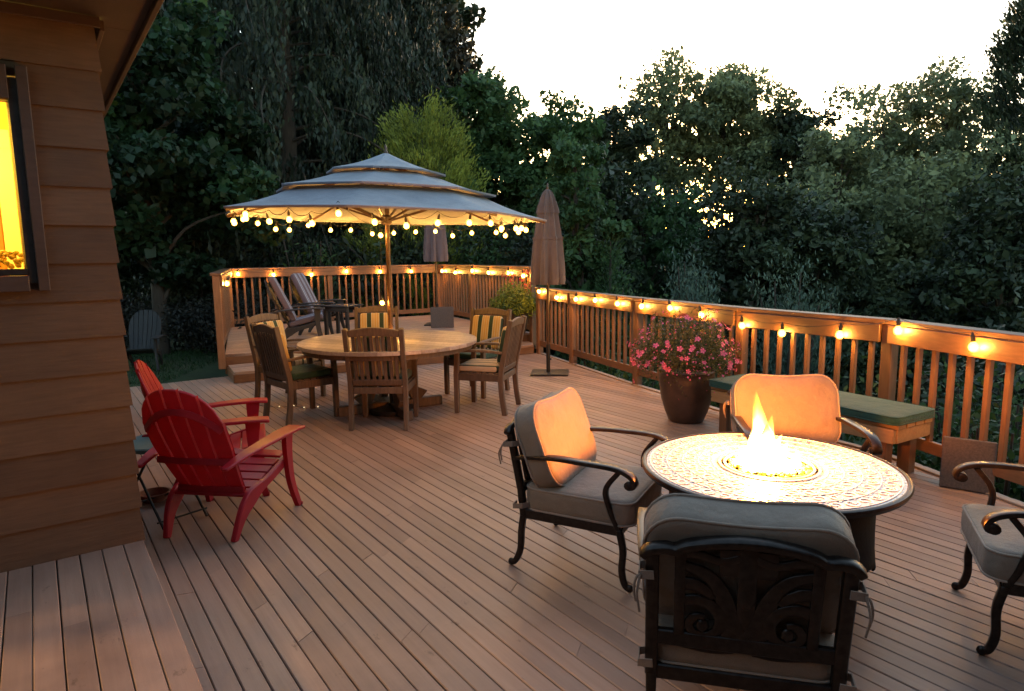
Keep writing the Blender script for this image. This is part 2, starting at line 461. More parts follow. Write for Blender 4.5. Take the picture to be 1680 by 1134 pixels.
# raised landing by the house
pl = [(-2.3, -6.5), (.016, -6.5), (.016, -.004), (-2.3, -.004)]
mb = MB(); boards(mb, pl, z=.17, pitch=.093, off=.016 - .093 * math.floor(.016 / .093) - .002)
o = mb.build('landing', 'deck', smooth=0); o.location = C0; o.rotation_euler = (0, 0, AU); tag(o, kind='structure')
mb = MB(); mb.box((.002, -3.25, .085 - .012), (.02, 6.4, .14)); mb.box((-1.2, -3.2, .06), (2.3, 6.4, .1))
o = mb.build('landing_riser', 'trim'); o.location = C0; o.rotation_euler = (0, 0, AU); tag(o, kind='structure')

# step and upper platform at the far end
PZ = .28
pf = [(-3.93, 8.93), (.25, 11.05), (.40, 11.0), (-1.58, 14.78), (-5.42, 12.58)]
sl = [loc(p) for p in [(-3.56, 8.31), (.34, 10.55), (.34, 11.0), (.2, 11.05), (-3.9, 8.92)]]
def platform(name, poly, z, rot_boards, rimh):
    mb = MB()
    pp = [(y, -x) for x, y in poly]          # boards run along local x (parallel with the front edge)
    boards(mb, pp, z=z, pitch=.093)
    mb.v = [(-y, x, zz) for x, y, zz in mb.v]
    o = mb.build(name, 'deck', smooth=0); o.location = C0; o.rotation_euler = (0, 0, AU); tag(o, kind='structure')
    mb = MB(); n = len(poly)
    for i in range(n):
        a, b_ = Vector(poly[i]), Vector(poly[(i + 1) % n])
        mb.beam((a.x, a.y, z - .03 - rimh / 2), (b_.x, b_.y, z - .03 - rimh / 2), .03, rimh)
    o = mb.build(name + '_riser', 'railh', bevel=.002); o.location = C0; o.rotation_euler = (0, 0, AU); tag(o, kind='structure')
platform('upper_platform', [loc(p) for p in pf], PZ, True, .24)
platform('platform_step', sl, .14, True, .105)

# ------------------------------------------------------------------ railings
def railing(name, label, pts, zf, ztop, extra_posts, floor_gap, inner, posts_skip=()):
    root = empty(name, (pts[0][0], pts[0][1], 0), 0, label, 'railing')
    inv = Vector((-pts[0][0], -pts[0][1], 0))
    P = [Vector((p[0], p[1], 0)) + inv for p in pts]
    def part(mb, nm, mat='railh', bevel=.004): return mb.build(nm, mat, root, bevel=bevel)
    def post(p, d):
        mb = MB(); mb.cur = random.random(); ang = math.atan2(d.y, d.x)
        mb.box((p.x, p.y, (zf - .18 + ztop - .04) / 2), (.089, .089, ztop - .04 - zf + .18), ang); part(mb, 'post', 'rail', .006)
    for i, p in enumerate(P):
        d = (P[min(i + 1, len(P) - 1)] - P[max(i - 1, 0)]).normalized(); post(p, d)
    for i, t in extra_posts: post(P[i].lerp(P[i + 1], t), (P[i + 1] - P[i]).normalized())
    bal = None
    capmb = MB(); n = len(P); hw = .07
    def off(i, o_):
        ds = []
        if i > 0: ds.append((P[i] - P[i - 1]).normalized())
        if i < n - 1: ds.append((P[i + 1] - P[i]).normalized())
        nn = sum(((Vector((d.y, -d.x, 0))) for d in ds), Vector()) ; nn.normalize()
        k = 1 / max(.4, nn.dot(Vector((ds[0].y, -ds[0].x, 0)))); return P[i] + nn * (o_ * k)
    for i in range(n - 1):
        a, b_ = P[i], P[i + 1]; d = (b_ - a).normalized(); L = (b_ - a).length; nn = Vector((d.y, -d.x, 0))
        # cap
        mb = MB(); mb.cur = random.random()
        q = [off(i, -hw), off(i, hw), off(i + 1, hw), off(i + 1, -hw)]
        if i == 0: q[0] -= d * .05; q[1] -= d * .05
        q[2] -= d * .001; q[3] -= d * .001
        mb.add([v + Vector((0, 0, ztop - .038)) for v in q] + [v + Vector((0, 0, ztop)) for v in q],
               [(3, 2, 1, 0), (4, 5, 6, 7), (0, 1, 5, 4), (1, 2, 6, 5), (2, 3, 7, 6), (3, 0, 4, 7)])
        part(mb, 'rail_cap')
        fo = nn * (.0605 * inner)
        mb = MB(); mb.cur = random.random(); mb.beam(a + fo + d * .045 + Vector((0, 0, ztop - .04 - .07)), b_ + fo - d * .045 + Vector((0, 0, ztop - .04 - .07)), .03, .14); part(mb, 'fascia_board')
        mb = MB(); mb.cur = random.random(); mb.beam(a + d * .047 + Vector((0, 0, zf + floor_gap + .045)), b_ - d * .047 + Vector((0, 0, zf + floor_gap + .045)), .038, .09); part(mb, 'bottom_rail')
        nb = int(L / .138); tp = [t for j, t in extra_posts if j == i]
        for k in range(1, nb):
            t = k / nb
            if any(abs(t - q_) * L < .075 for q_ in tp): continue
            p = a.lerp(b_, t)
            if bal is None:
                mb = MB(); z0, z1 = zf + floor_gap + .05, ztop - .045
                mb.box((0, 0, (z0 + z1) / 2), (.036, .036, z1 - z0)); bal = part(mb, 'baluster', 'rail', .003); o = bal
            else: o = bal.copy(); COL.objects.link(o)
            o.location = p - fo * .0; o.rotation_euler = (0, 0, math.atan2(d.y, d.x))
    return root
railing('deck_railing', 'long brown wooden railing curving along the right edge of the lower deck', RAILP[:8], 0, 1.07, [], .13, 1)
railing('platform_railing', 'brown wooden railing around the raised platform at the far end', UP, PZ, 1.40, [(1, .44), (2, .42)], .06, 1)

# ------------------------------------------------------------------ string lights
def bulb_proto():
    mb = MB(); mb.lathe([(.0, -.031), (.016, -.027), (.027, -.013), (.030, 0), (.027, .015), (.017, .028), (.012, .034)], 14); gl = mb.build('bulb', 'bulbhalo', smooth=80)
    mb = MB(); mb.ball((0, 0, -.002), .0155, 10, 6); mb.build('filament', 'bulbcore', gl)
    mb = MB(); mb.lathe([(.012, .032), (.0145, .036), (.0145, .07), (.009, .08), (.004, .095)], 10); mb.build('socket', 'sock', gl)
    return gl
PROTO = bulb_proto(); first_bulb = [True]
def add_bulb(root, p, tilt=0):
    if first_bulb[0]: o = PROTO; first_bulb[0] = False; o.parent = root
    else: o = copy_tree(PROTO, root)
    o.location = Vector(p) - root.location
    o.rotation_euler = (random.uniform(-.25, .25) + tilt, random.uniform(-.25, .25), 0)
    return o
def string(name, label, pts, size=1.0, sag=.03):
    root = empty(name, pts[0], 0, label, 'string lights')
    mb = MB(); path = []
    tops = [Vector(p) + Vector((0, 0, .095)) - Vector(pts[0]) for p in pts]
    for a, b_ in zip(tops, tops[1:]):
        for k in range(5):
            t = k / 5; q = a.lerp(b_, t); q.z -= sag * 4 * t * (1 - t); path.append(q)
    path.append(tops[-1]); mb.tube(path, .0026, 5); mb.build('cord', 'cord', root)
    for p in pts: add_bulb(root, p).scale = (size,) * 3
    return root
LOB = [(.47, 10.3, 1.0), (.70, 9.74, .94), (.93, 9.17, .95), (1.14, 8.65, .97), (1.34, 8.12, .96), (1.54, 7.63, .965), (1.76, 7.15, .98), (1.96, 6.68, .945),
       (2.17, 6.23, .89), (2.42, 5.79, .86), (2.69, 5.31, .90), (2.88, 4.84, .985), (3.03, 4.24, .945), (3.13, 3.72, .95), (3.18, 3.1, .93)]
def inside(pts, poly, off):
    out = []
    for x, y, z in pts:
        best = None
        for a, b_ in zip(poly, poly[1:]):
            a, b_ = Vector(a), Vector(b_); d = (b_ - a).normalized(); t = min(max((Vector((x, y)) - a).dot(d), .1), (b_ - a).length - .1); q = a + d * t; dist = (Vector((x, y)) - q).length
            if best is None or dist < best[0]: best = (dist, q + Vector((d.y, -d.x)) * off)
        out.append((best[1].x, best[1].y, z))
    return out
string('string_lights', 'warm globe string lights hung along the long lower deck railing', inside([(x, y, z + .018) for x, y, z in LOB], RAILP, .118), size=1.05)
UPB = [(-4.03, 9.22, 1.24), (-4.9, 12.15, 1.27), (-4.62, 12.86, 1.26), (-3.99, 13.22, 1.24), (-3.38, 13.58, 1.29), (-2.76, 13.94, 1.27), (-2.16, 14.28, 1.26), (-1.47, 14.25, 1.26), (-1.13, 13.58, 1.24), (-.73, 12.81, 1.29), (-.40, 12.15, 1.27), (-.05, 11.44, 1.28), (.24, 10.95, 1.24)]
UPB[1] = (-5.17, 12.53, 1.29)
string('string_lights', 'warm globe string lights hung along the raised platform railing', inside(UPB, UP, .118), size=1.15, sag=.06)

# ------------------------------------------------------------------ house
house = empty('house', C0, AU, 'brown lap sided house corner with a lit window and dark eaves', 'house')
mb = MB(); lap = .1765; zb = .17; to, bo = .004, .018
def course(x0, x1, ret, za, zc, da, dc):
    xa, xc = x1 + (da if ret else 0), x1 + (dc if ret else 0)
    vs = [(x0, -da, za), (xa, -da, za), (xc, -dc, zc), (x0, -dc, zc), (x0, .05, za), (xa, .05, za), (xc, .05, zc), (x0, .05, zc)]
    mb.add(vs, [(0, 1, 2, 3), (7, 6, 5, 4), (0, 4, 5, 1), (3, 2, 6, 7), (1, 5, 6, 2), (0, 3, 7, 4)])
for k in range(18):
    z0 = zb + lap * (k - 4); z1 = min(z0 + lap + .02, 2.70); mb.cur = random.random()
    if z0 > 2.66: break
    dep = lambda z: bo + (to - bo) * (z - z0) / (lap + .02)
    for lo_, hi_, full in ((-9, 1.50, True), (1.50, 2.40, False), (2.40, 9, True)):
        za, zc = max(z0, lo_), min(z1, hi_)
        if zc - za < .004: continue
        if full: course(-2.3, 0, True, za, zc, dep(za), dep(zc))
        else: course(-.30, 0, True, za, zc, dep(za), dep(zc)); course(-2.3, -1.56, False, za, zc, dep(za), dep(zc))
    vs = [(bo, .051, z0), (bo, 4.0, z0), (to, 4.0, z1), (to, .051, z1), (-.03, .051, z0), (-.03, 4, z0), (-.03, 4, z1), (-.03, .051, z1)]
    mb.add(vs, [(0, 1, 2, 3), (7, 6, 5, 4), (0, 4, 5, 1), (3, 2, 6, 7), (1, 5, 6, 2), (0, 3, 7, 4)])
wall = mb.build('siding', 'siding', house, smooth=0)
# eaves: soffit, fascia boards, gutter, roof
mb = MB(); mb.box((-1.08, -.20, 2.712), (2.60, .60, .02)); mb.box((.085, 2.05, 2.712), (.23, 3.9, .02)); mb.build('soffit', 'soffit', house, bevel=.002)
mb = MB(); mb.box((-1.09, -.515, 2.76), (2.62, .025, .17)); mb.build('fascia', 'trim', house, bevel=.003)
mb = MB(); mb.box((.2135, 1.75, 2.76), (.025, 4.5, .17)); mb.build('fascia', 'soffit', house, bevel=.003)
mb = MB(); mb.box((-1.1, -.02 - .022, 2.675), (2.25, .02, .045)); mb.box((.036, 2.0, 2.675), (.02, 4.0, .045)); mb.build('frieze_trim', 'trim', house, bevel=.002)
mb = MB(); mb.add([(.25, -.56, 2.85), (-2.6, -.56, 2.85), (-2.6, 4, 2.85), (.25, 4, 2.85), (-.9, .9, 3.6), (-2.6, .9, 3.6), (-2.6, 4, 3.6), (-.9, 4, 3.6)],
                 [(0, 1, 5, 4), (0, 4, 7, 3), (4, 5, 6, 7), (0, 3, 2, 1)]); mb.build('roof', 'roof', house, smooth=0)
# window: casing, dark sash, glass, and the lit room behind
fr = MB()
for c, d in (((-.2895, -.028, 1.95), (.044, .05, .98)), ((-1.52, -.028, 1.95), (.075, .05, .98)), ((-.9125, -.026, 2.368), (1.14, .046, .144)), ((-.9125, -.03, 1.495), (1.14, .06, .07))): fr.box(c, d)
win = fr.build('window', 'trim', house, bevel=.003)
mb = MB()
for c, d in (((-.3285, -.005, 1.9425), (.036, .06, .895)), ((-.9, .0, 2.325), (1.13, .07, .065)), ((-.9, .0, 1.546), (1.13, .07, .03)), ((-1.46, .0, 1.925), (.04, .07, .73))): mb.box(c, d)
mb.build('sash', 'black', win, bevel=.002)
m, nt, b = newmat('window glass')
b.inputs['Base Color'].default_value = (1, 1, 1, 1); b.inputs['Roughness'].default_value = .02
tr = N(nt, 'ShaderNodeBsdfTransparent'); gl = N(nt, 'ShaderNodeBsdfGlossy'); gl.inputs['Roughness'].default_value = .02
fz = N(nt, 'ShaderNodeFresnel'); mx = N(nt, 'ShaderNodeMixShader'); nt.links.new(fz.outputs[0], mx.inputs[0])
nt.links.new(tr.outputs[0], mx.inputs[1]); nt.links.new(gl.outputs[0], mx.inputs[2]); nt.links.new(mx.outputs[0], nt.nodes['Material Output'].inputs[0])
M['glass'] = m
mb = MB(); mb.box((-.896, .012, 1.926), (1.096, .006, .70)); mb.build('pane', 'glass', win, smooth=0)
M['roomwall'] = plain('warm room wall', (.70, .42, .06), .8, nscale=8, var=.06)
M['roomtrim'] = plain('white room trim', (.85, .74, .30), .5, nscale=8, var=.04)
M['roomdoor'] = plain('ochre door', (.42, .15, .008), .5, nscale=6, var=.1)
mb = MB()
for c, d in (((-1.1, 1.62, 1.4), (2.1, .04, 2.5)), ((-.06, .86, 1.4), (.02, 1.5, 2.5)), ((-2.2, .86, 1.4), (.02, 1.5, 2.5)), ((-1.1, .86, 2.66), (2.1, 1.5, .02)), ((-1.1, .86, .2), (2.1, 1.5, .02))): mb.box(c, d)
room = mb.build('lit_room', 'roomwall', house, smooth=0)
mb = MB()
mb.box((-.412, 1.585, 1.3), (.085, .03, 2.0)); mb.box((-.9, 1.585, 2.35), (1.06, .03, .12)); mb.build('door_casing', 'roomtrim', room, bevel=.002)
mb = MB(); mb.box((-.35, .09, 1.93), (.012, .10, .78)); mb.build('window_jamb', 'roomtrim', room, bevel=.002)
mb = MB(); mb.box((-.905, .11, 1.545), (1.09, .14, .02)); mb.build('inner_sill', 'roomtrim', room, bevel=.002)
mb = MB(); mb.box((-.93, 1.588, 1.3), (.94, .02, 1.98)); mb.build('room_door', 'roomdoor', room, bevel=.002)
# the return wall with the sliding glass door, just left of where the photograph was taken
mb = MB(); mb.cur = .4
mb.box((-2.36, -4.4, 1.4), (.1, 4.2, 2.6)); mb.box((-2.36, -1.16, 2.48), (.1, 2.28, .44)); mb.build('return_wall', 'siding', house, bevel=.003)
mb = MB()
for c, d in (((-2.34, -.065, 1.2), (.06, .07, 2.1)), ((-2.34, -2.265, 1.2), (.06, .07, 2.1)), ((-2.34, -1.165, 2.22), (.06, 2.12, .07)), ((-2.34, -1.165, .2), (.06, 2.12, .06))): mb.box(c, d)
dr = mb.build('sliding_door', 'trim', house, bevel=.003)
mb = MB(); mb.box((-2.38, -1.165, 1.86), (.01, 2.2, .72)); mb.build('light_baffle', 'soffit', dr, smooth=0)  # unseen panel added to keep the door light off the chairs
mb = MB(); mb.box((-2.34, -1.165, 1.2), (.006, 2.12, 1.97)); mb.build('pane', 'glass', dr, smooth=0)
mb = MB()
for c, d in (((-4.6, -1., 1.4), (.04, 5, 2.5)), ((-3.5, -1., 2.66), (2.2, 5, .02)), ((-3.5, -1., .15), (2.2, 5, .02)), ((-3.5, -3.5, 1.4), (2.2, .04, 2.5)), ((-3.5, 1.5, 1.4), (2.2, .04, 2.5)), ((-2.44, .77, 1.4), (.03, 1.46, 2.5))): mb.box(c, d)
mb.build('lit_room', 'trim', house, smooth=0)
mb = MB(); mb.cur = .5  # unseen house block and roofs behind the camera, added to block sky light
mb.box((.4, -7.4, 2.2), (9.0, 3.4, 5.4)); mb.build('sky_block_wall', 'siding', house, bevel=.004)
mb = MB(); mb.box((.4, -7.0, 5.0), (10.0, 5.2, .16)); mb.box((-.7, -5.2, 2.95), (6.0, 1.1, .12)); mb.build('sky_block_roof', 'roof', house, bevel=.004)
def lamp(name, p, energy, col, r, parent=None):
    l = bpy.data.lights.new(name, 'POINT'); l.energy = energy; l.color = col; l.shadow_soft_size = r
    o = bpy.data.objects.new(name, l); COL.objects.link(o); o.location = p
    if parent: o.parent = parent
    return o
lamp('room_lamp', (-.75, .75, 2.3), 15, (1, .66, .13), .1, house)
lamp('room_lamp', (-4.2, .6, 2.15), 130, (1, .60, .26), .10, house)
fl = empty('yellow_flowers', wor(-.43, .11, 1.555), AU, 'bunch of small yellow flowers behind the lit window pane', 'flowers')
mb = MB()
for i in range(60):
    x = random.uniform(-.16, .07); z = random.uniform(.01, .085) * (1 - .25 * abs(x) / .16); mb.cur = random.random()
    mb.ball((x, random.uniform(-.04, .04), z), random.uniform(.010, .017), 8, 5, (1, 1, .8))
mb.build('bloom', 'yellowpetal', fl, smooth=60)

# ------------------------------------------------------------------ cushions
def rrect(w, h, r, n=7, top=None):
    """closed outline of a rounded rectangle centred on 0; top(x) lets the upper edge swell"""
    pts = []
    for cx, cy, a0 in ((w / 2 - r, h / 2 - r, 0), (-w / 2 + r, h / 2 - r, 90), (-w / 2 + r, -h / 2 + r, 180), (w / 2 - r, -h / 2 + r, 270)):
        for k in range(n + 1):
            a = math.radians(a0 + 90 * k / n); pts.append((cx + r * math.cos(a), cy + r * math.sin(a)))
    out = []
    for (x0, y0), (x1, y1) in zip(pts, pts[1:] + pts[:1]):
        L = math.hypot(x1 - x0, y1 - y0); m_ = max(1, int(L / .035))
        for k in range(m_): out.append((x0 + (x1 - x0) * k / m_, y0 + (y1 - y0) * k / m_))
    if top: out = [(x, y + (top(x / (w / 2)) * max(0, (y / (h / 2) + .2) / 1.2) if y > -h * .1 else 0)) for x, y in out]
    return out
def cushion(w, h, t, r=.06, puff=.025, top=None, lump=0, seed=0):
    """lies in the local xy plane, thickness along z; returns (body, piping)"""
    ol = rrect(w, h, r, top=top); n = len(ol); rr = random.Random(seed)
    ph = [rr.uniform(0, 6) for _ in range(4)]
    mb = MB(); rings = []
    ss = [1.0, .97, .9, .8, .66, .5, .3, .12]
    for sgn in (-1, 1):
        rg = []
        for s_ in ss:
            z = t / 2 * .86 + puff * (1 - (s_ ** 3.0)) + (t / 2 * .14 if s_ < .985 else 0)
            rg.append([(x * s_, y * s_, sgn * (z + lump * (1 - s_ ** 4) * (math.sin(9 * x * s_ + ph[0]) * math.sin(8 * y * s_ + ph[1])))) for x, y in ol])
        rings.append(rg)
    # side band bulges out a little
    mid = [[(x * (1 + .012), y * (1 + .012), z) for x, y in ol] for z in (-t * .2, 0, t * .2)]
    seq = list(reversed(rings[0])) + mid + rings[1]
    vs = [p for rg in seq for p in rg]; R_ = len(seq); fs = []
    for i in range(R_ - 1):
        for k in range(n): fs.append((n * i + k, n * i + (k + 1) % n, n * (i + 1) + (k + 1) % n, n * (i + 1) + k))
    fs.append(tuple(reversed(range(n)))); fs.append(tuple(n * (R_ - 1) + k for k in range(n)))
    mb.add(vs, fs)
    pp = MB()
    for z in (-t / 2 * .9, t / 2 * .9): pp.tube([(x * 1.002, y * 1.002, z) for x, y in ol] + [(ol[0][0] * 1.002, ol[0][1] * 1.002, z)], .0055, 6)
    return mb, pp

def arc(c, r, a0, a1, n, plane='yz', x=0):
    pts = []
    for k in range(n + 1):
        a = math.radians(a0 + (a1 - a0) * k / n)
        p, q = c[0] + r * math.cos(a), c[1] + r * math.sin(a)
        pts.append((x, p, q) if plane == 'yz' else (p, x, q) if plane == 'xz' else (p, q, x))
    return pts
def bez(p, n=12):
    """smooth curve through control points (Catmull-Rom)"""
    p = [Vector(q) for q in p]; P_ = [2 * p[0] - p[1]] + p + [2 * p[-1] - p[-2]]; out = []
    for i in range(1, len(P_) - 2):
        for k in range(n):
            t = k / n; a, b_, c, d = P_[i - 1:i + 3]
            out.append(.5 * ((2 * b_) + (c - a) * t + (2 * a - 5 * b_ + 4 * c - d) * t * t + (3 * b_ - a - 3 * c + d) * t ** 3))
    out.append(p[-1]); return out
def spiral(c, r0, r1, a0, turns, n=22):
    return [(c[0] + (r0 + (r1 - r0) * k / n) * math.cos(math.radians(a0) + turns * 2 * PI * k / n), c[1] + (r0 + (r1 - r0) * k / n) * math.sin(math.radians(a0) + turns * 2 * PI * k / n)) for k in range(n + 1)]

# ------------------------------------------------------------------ fire pit chairs
def make_fire_chair(label, group):
    root = empty('patio_chair', (0, 0, 0), 0, label, 'chair', group)
    rec = lambda z: -.262 - (z - .40) * .20                # y of the reclined back at height z
    for sx in (-1, 1):
        x = .285 * sx
        # front leg with scroll foot and curved arm support
        mb = MB(); pts = bez([(x, .255, .30), (x, .275, .20), (x * 1.02, .272, .10), (x * 1.03, .288, .035), (x * 1.03, .312, .018)], 5)
        mb.sweep(pts, [.036 - .012 * min(1, k / len(pts) * 1.4) for k in range(len(pts))], .03, sides=(1, 0, 0)); mb.ball((x * 1.03, .312, .020), .020, 10, 6, (.8, 1, 1))
        mb.build('leg', 'bronze', root, smooth=50, bevel=.004)
        mb = MB(); pts = bez([(x, -.25, .30), (x, -.266, .20), (x * 1.02, -.27, .10), (x * 1.03, -.295, .035), (x * 1.03, -.322, .018)], 5)
        mb.sweep(pts, [.036 - .012 * min(1, k / len(pts) * 1.4) for k in range(len(pts))], .03, sides=(1, 0, 0)); mb.ball((x * 1.03, -.322, .020), .020, 10, 6, (.8, 1, 1))
        mb.build('leg', 'bronze', root, smooth=50, bevel=.004)
        mb = MB(); pts = bez([(x * 1.02, rec(.58) + .0, .58), (x * 1.10, -.10, .612), (x * 1.16, .10, .617), (x * 1.17, .25, .612), (x * 1.17, .325, .585), (x * 1.17, .345, .545), (x * 1.17, .315, .53)], 5)
        mb.sweep(pts, [.034] * 3 + [.052] * (len(pts) - 9) + [.05, .05, .048, .046, .042, .036], .018, sides=(1, 0, 0)); mb.tube([(x * 1.17 - .024, .318, .545), (x * 1.17 + .024, .318, .545)], .021, 10)
        mb.build('arm', 'bronze', root, smooth=50, bevel=.004)
        mb = MB(); mb.sweep(bez([(x * 1.17, .27, .602), (x * 1.13, .20, .50), (x * 1.04, .215, .39), (x, .25, .30)], 6), .03, .024, sides=(1, 0, 0)); mb.build('arm_support', 'bronze', root, smooth=50, bevel=.004)
        mb = MB(); mb.sweep([(x, -.25, .28), (x, rec(.42), .42), (x, rec(.58), .58), (x, rec(.68), .68), (x * 1.0, rec(.727), .727)], .042, .032, sides=(1, 0, 0)); mb.build('back_post', 'bronze', root, smooth=50, bevel=.005)
    mb = MB()
    mb.box((0, .255, .295), (.55, .03, .05)); mb.box((0, -.25, .295), (.55, .03, .05)); mb.box((-.285, 0, .295), (.03, .53, .05)); mb.box((.285, 0, .295), (.03, .53, .05))
    for k in range(6): mb.box((-.2 + k * .08, 0, .285), (.03, .49, .012))
    mb.build('seat_frame', 'bronze', root, bevel=.004)
    # back: arched top rail, lower rail, two inner uprights and cast scrolls, all in the reclined plane
    mb = MB()
    top = [(-.318, .705), (-.295, .728), (-.25, .738), (-.215, .735), (-.18, .752), (-.09, .770), (0, .776), (.09, .770), (.18, .752), (.215, .735), (.25, .738), (.295, .728), (.318, .705)]
    mb.sweep(bez([(x, rec(z), z) for x, z in top], 3), .026, .04, up=(0, 1, .3))
    mb.build('back_rail', 'bronze', root, smooth=50, bevel=.004)
    mb = MB(); mb.box((0, rec(.42), .42), (.55, .024, .05)); mb.build('lower_back_rail', 'bronze', root, bevel=.004)
    mb = MB()
    for sx in (-1, 1):
        mb.beam((.20 * sx, rec(.42), .42), (.20 * sx, rec(.735), .735), .034, .018, up=(0, 1, .3))
        zz = lambda q: .425 + (q - .5) * .83
        for pts, w in ((bez([(.02, .50), (.05, .60), (.07, .70), (.12, .78), (.20, .815)], 5), [.085, .08, .078, .075, .07, .068, .065, .062, .06, .056, .052, .05, .048, .046, .044, .042, .04, .038, .036, .034, .032]),
                       (bez([(.20, .655), (.155, .67), (.105, .655), (.072, .60), (.082, .545), (.118, .515), (.156, .528), (.17, .565), (.15, .60), (.122, .598)], 4), [.04] * 16 + [.034] * 8 + [.028] * 8 + [.022] * 5),
                       (bez([(.20, .735), (.16, .735), (.125, .715), (.10, .68)], 4), [.045] * 6 + [.04] * 4 + [.03] * 3), (bez([(.02, .86), (.08, .84), (.15, .862), (.2, .855)], 4), .03), (bez([(.03, .48), (.1, .47), (.2, .485)], 4), .05)):
            mb.sweep([(p[0] * sx, rec(zz(p[1])) + .0, zz(p[1])) for p in pts], w, .012, up=(0, 1, .3))
        mb.ball((.128 * sx, rec(zz(.562)), zz(.562)), .021, 10, 6, (1, .5, 1)); mb.beam((.128 * sx, rec(zz(.562)), zz(.562)), (.128 * sx, rec(zz(.50)), zz(.50)), .012, .012, up=(0, 1, .2))
    mb.beam((0, rec(.43), .43), (0, rec(.765), .765), .055, .012, up=(0, 1, .2)); mb.beam((0, rec(.66), .66), (0, rec(.75), .75), .17, .010, up=(0, 1, .2))
    mb.ball((0, rec(.60), .60), .03, 10, 6, (1, .4, 1.6))
    mb.build('back_scrollwork', 'bronze', root, smooth=50, bevel=.003)
    a, p = cushion(.59, .57, .12, .07, .020, lump=.004, seed=2)
    mt = Matrix.Translation((0, .035, .375)); a.xf(mt); p.xf(mt)
    s_ = a.build('seat_cushion', 'tan', root, smooth=70); p.build('piping', 'tanpipe', s_, smooth=70)
    a, p = cushion(.63, .435, .12, .12, .022, top=lambda x: -.007 * math.cos(x * PI), lump=.006, seed=4)
    mt = Matrix.Translation((0, rec(.64) + .128, .632)) @ Matrix.Rotation(math.radians(110), 4, 'X'); a.xf(mt); p.xf(mt)
    s_ = a.build('back_cushion', 'tan', root, smooth=70); p.build('piping', 'tanpipe', s_, smooth=70)
    for sx in (-1, 1):
        for z in (.655, .34):
            mb = MB(); x = .30 * sx; y = rec(z) if z > .4 else -.262
            mb.sweep([(x - .03 * sx, y + .05, z), (x + .026 * sx, y + .02, z + .004), (x + .026 * sx, y - .03, z - .004), (x - .02 * sx, y - .032, z)], .026, .005, sides=(0, 0, 1))
            if z > .4:
                mb.tube(bez([(x + .022 * sx, y - .03, z), (x + .034 * sx, y - .036, z - .012), (x + .040 * sx, y - .04, z - .045), (x + .034 * sx, y - .036, z - .085)], 4), .004, 5)
                mb.tube(bez([(x + .022 * sx, y - .034, z), (x + .03 * sx, y - .055, z - .05), (x + .022 * sx, y - .05, z - .11)], 4), .004, 5)
            mb.build('tie', 'tie', root, smooth=60)
    return root
G_FIRE = 'cushioned metal chairs around the fire table'
fc = make_fire_chair('bronze metal chair seen from behind, nearest chair at the fire table', G_FIRE)
fc.scale = (.95, 1, 1); fc.location = (.752, 2.105, 0); fc.rotation_euler[2] = facing(.24, .97)
def put(src, x, y, f, label, z=0):
    o = copy_tree(src); o.location = (x, y, z); o.rotation_euler[2] = facing(*f); o['label'] = label; return o
put(fc, .40, 3.33, (.88, -.47), 'metal chair left of the fire table with its back cushion glowing orange')
put(fc, 1.63, 3.72, (-.10, -.99), 'metal chair behind the flames with its back against the bench')
put(fc, 2.25, 2.54, (-.90, .42), 'metal chair at the right edge showing only its grey seat cushion and arms')

# ------------------------------------------------------------------ fire table
FT = Vector((1.205, 3.0, 0)); FR = .59; FZ = .60
ft = empty('fire_table', FT, 0, 'round cast metal fire table with scrolled top and burning flame', 'fire table')
mb = MB(); mb.lathe([(.21, FZ - .03), (FR - .03, FZ - .03), (FR - .026, FZ - .004), (.235, FZ - .004), (.228, FZ + .002), (.215, FZ + .002), (.21, FZ - .03)], 96)
mb.build('tabletop', 'aludk', ft, smooth=40)
mb = MB(); mb.lathe([(FR - .04, FZ - .034), (FR - .008, FZ - .030), (FR, FZ - .014), (FR - .004, FZ - .003), (FR - .012, FZ + .001), (FR - .022, FZ + .001), (FR - .0255, FZ - .003), (FR - .029, FZ - .0305)], 96)
mb.build('table_rim', 'bronze', ft, smooth=40)
tt = [o for o in ft.children if o.name.startswith('tabletop')][0]
mb = MB(); rr = random.Random(8)
for ring, (r0, cnt, sc_) in enumerate(((.505, 44, .034), (.43, 36, .036), (.355, 30, .036), (.285, 24, .032))):
    for k in range(cnt):
        a = 2 * PI * (k + .5 * (ring % 2)) / cnt; s_ = 1 if (k + ring) % 2 else -1
        c = (r0 * math.cos(a), r0 * math.sin(a))
        sp = spiral((0, 0), sc_ * .22, sc_ * .95, 40, 1.15 * s_, 13)
        tail = [(sp[-1][0] + sc_ * .5 * q * (1 if s_ > 0 else .2), sp[-1][1] - s_ * sc_ * .9 * q * q) for q in (.5, 1)]
        ca, sa = math.cos(a + rr.uniform(-.25, .25)), math.sin(a + rr.uniform(-.25, .25))
        mb.sweep([(c[0] + x * ca - y * sa, c[1] + x * sa + y * ca, FZ - .0035) for x, y in sp + tail], [.0075] * 10 + [.0095, .0085, .007, .005, .004, .003], .0045)
        for q in (-1, 1):
            d = (c[0] + q * sc_ * .55 * -sa - .028 * ca, c[1] + q * sc_ * .55 * ca - .028 * sa)
            mb.ball((d[0], d[1], FZ - .0035), .0085, 6, 4, (1, 1, .26))
for r_ in (.548, .468, .394, .32, .255): mb.lathe([(r_ - .004, FZ - .005), (r_ - .002, FZ - .0005), (r_ + .002, FZ - .0005), (r_ + .004, FZ - .005)], 96)
mb.build('scroll_relief', 'alu', tt, smooth=50)
mb = MB(); mb.lathe([(.205, FZ - .03), (.205, FZ + .003), (.198, FZ + .006), (.193, FZ + .003), (.19, FZ - .05), (0, FZ - .055)], 64); mb.build('burner_bowl', 'alu', ft, smooth=40)
mb = MB()
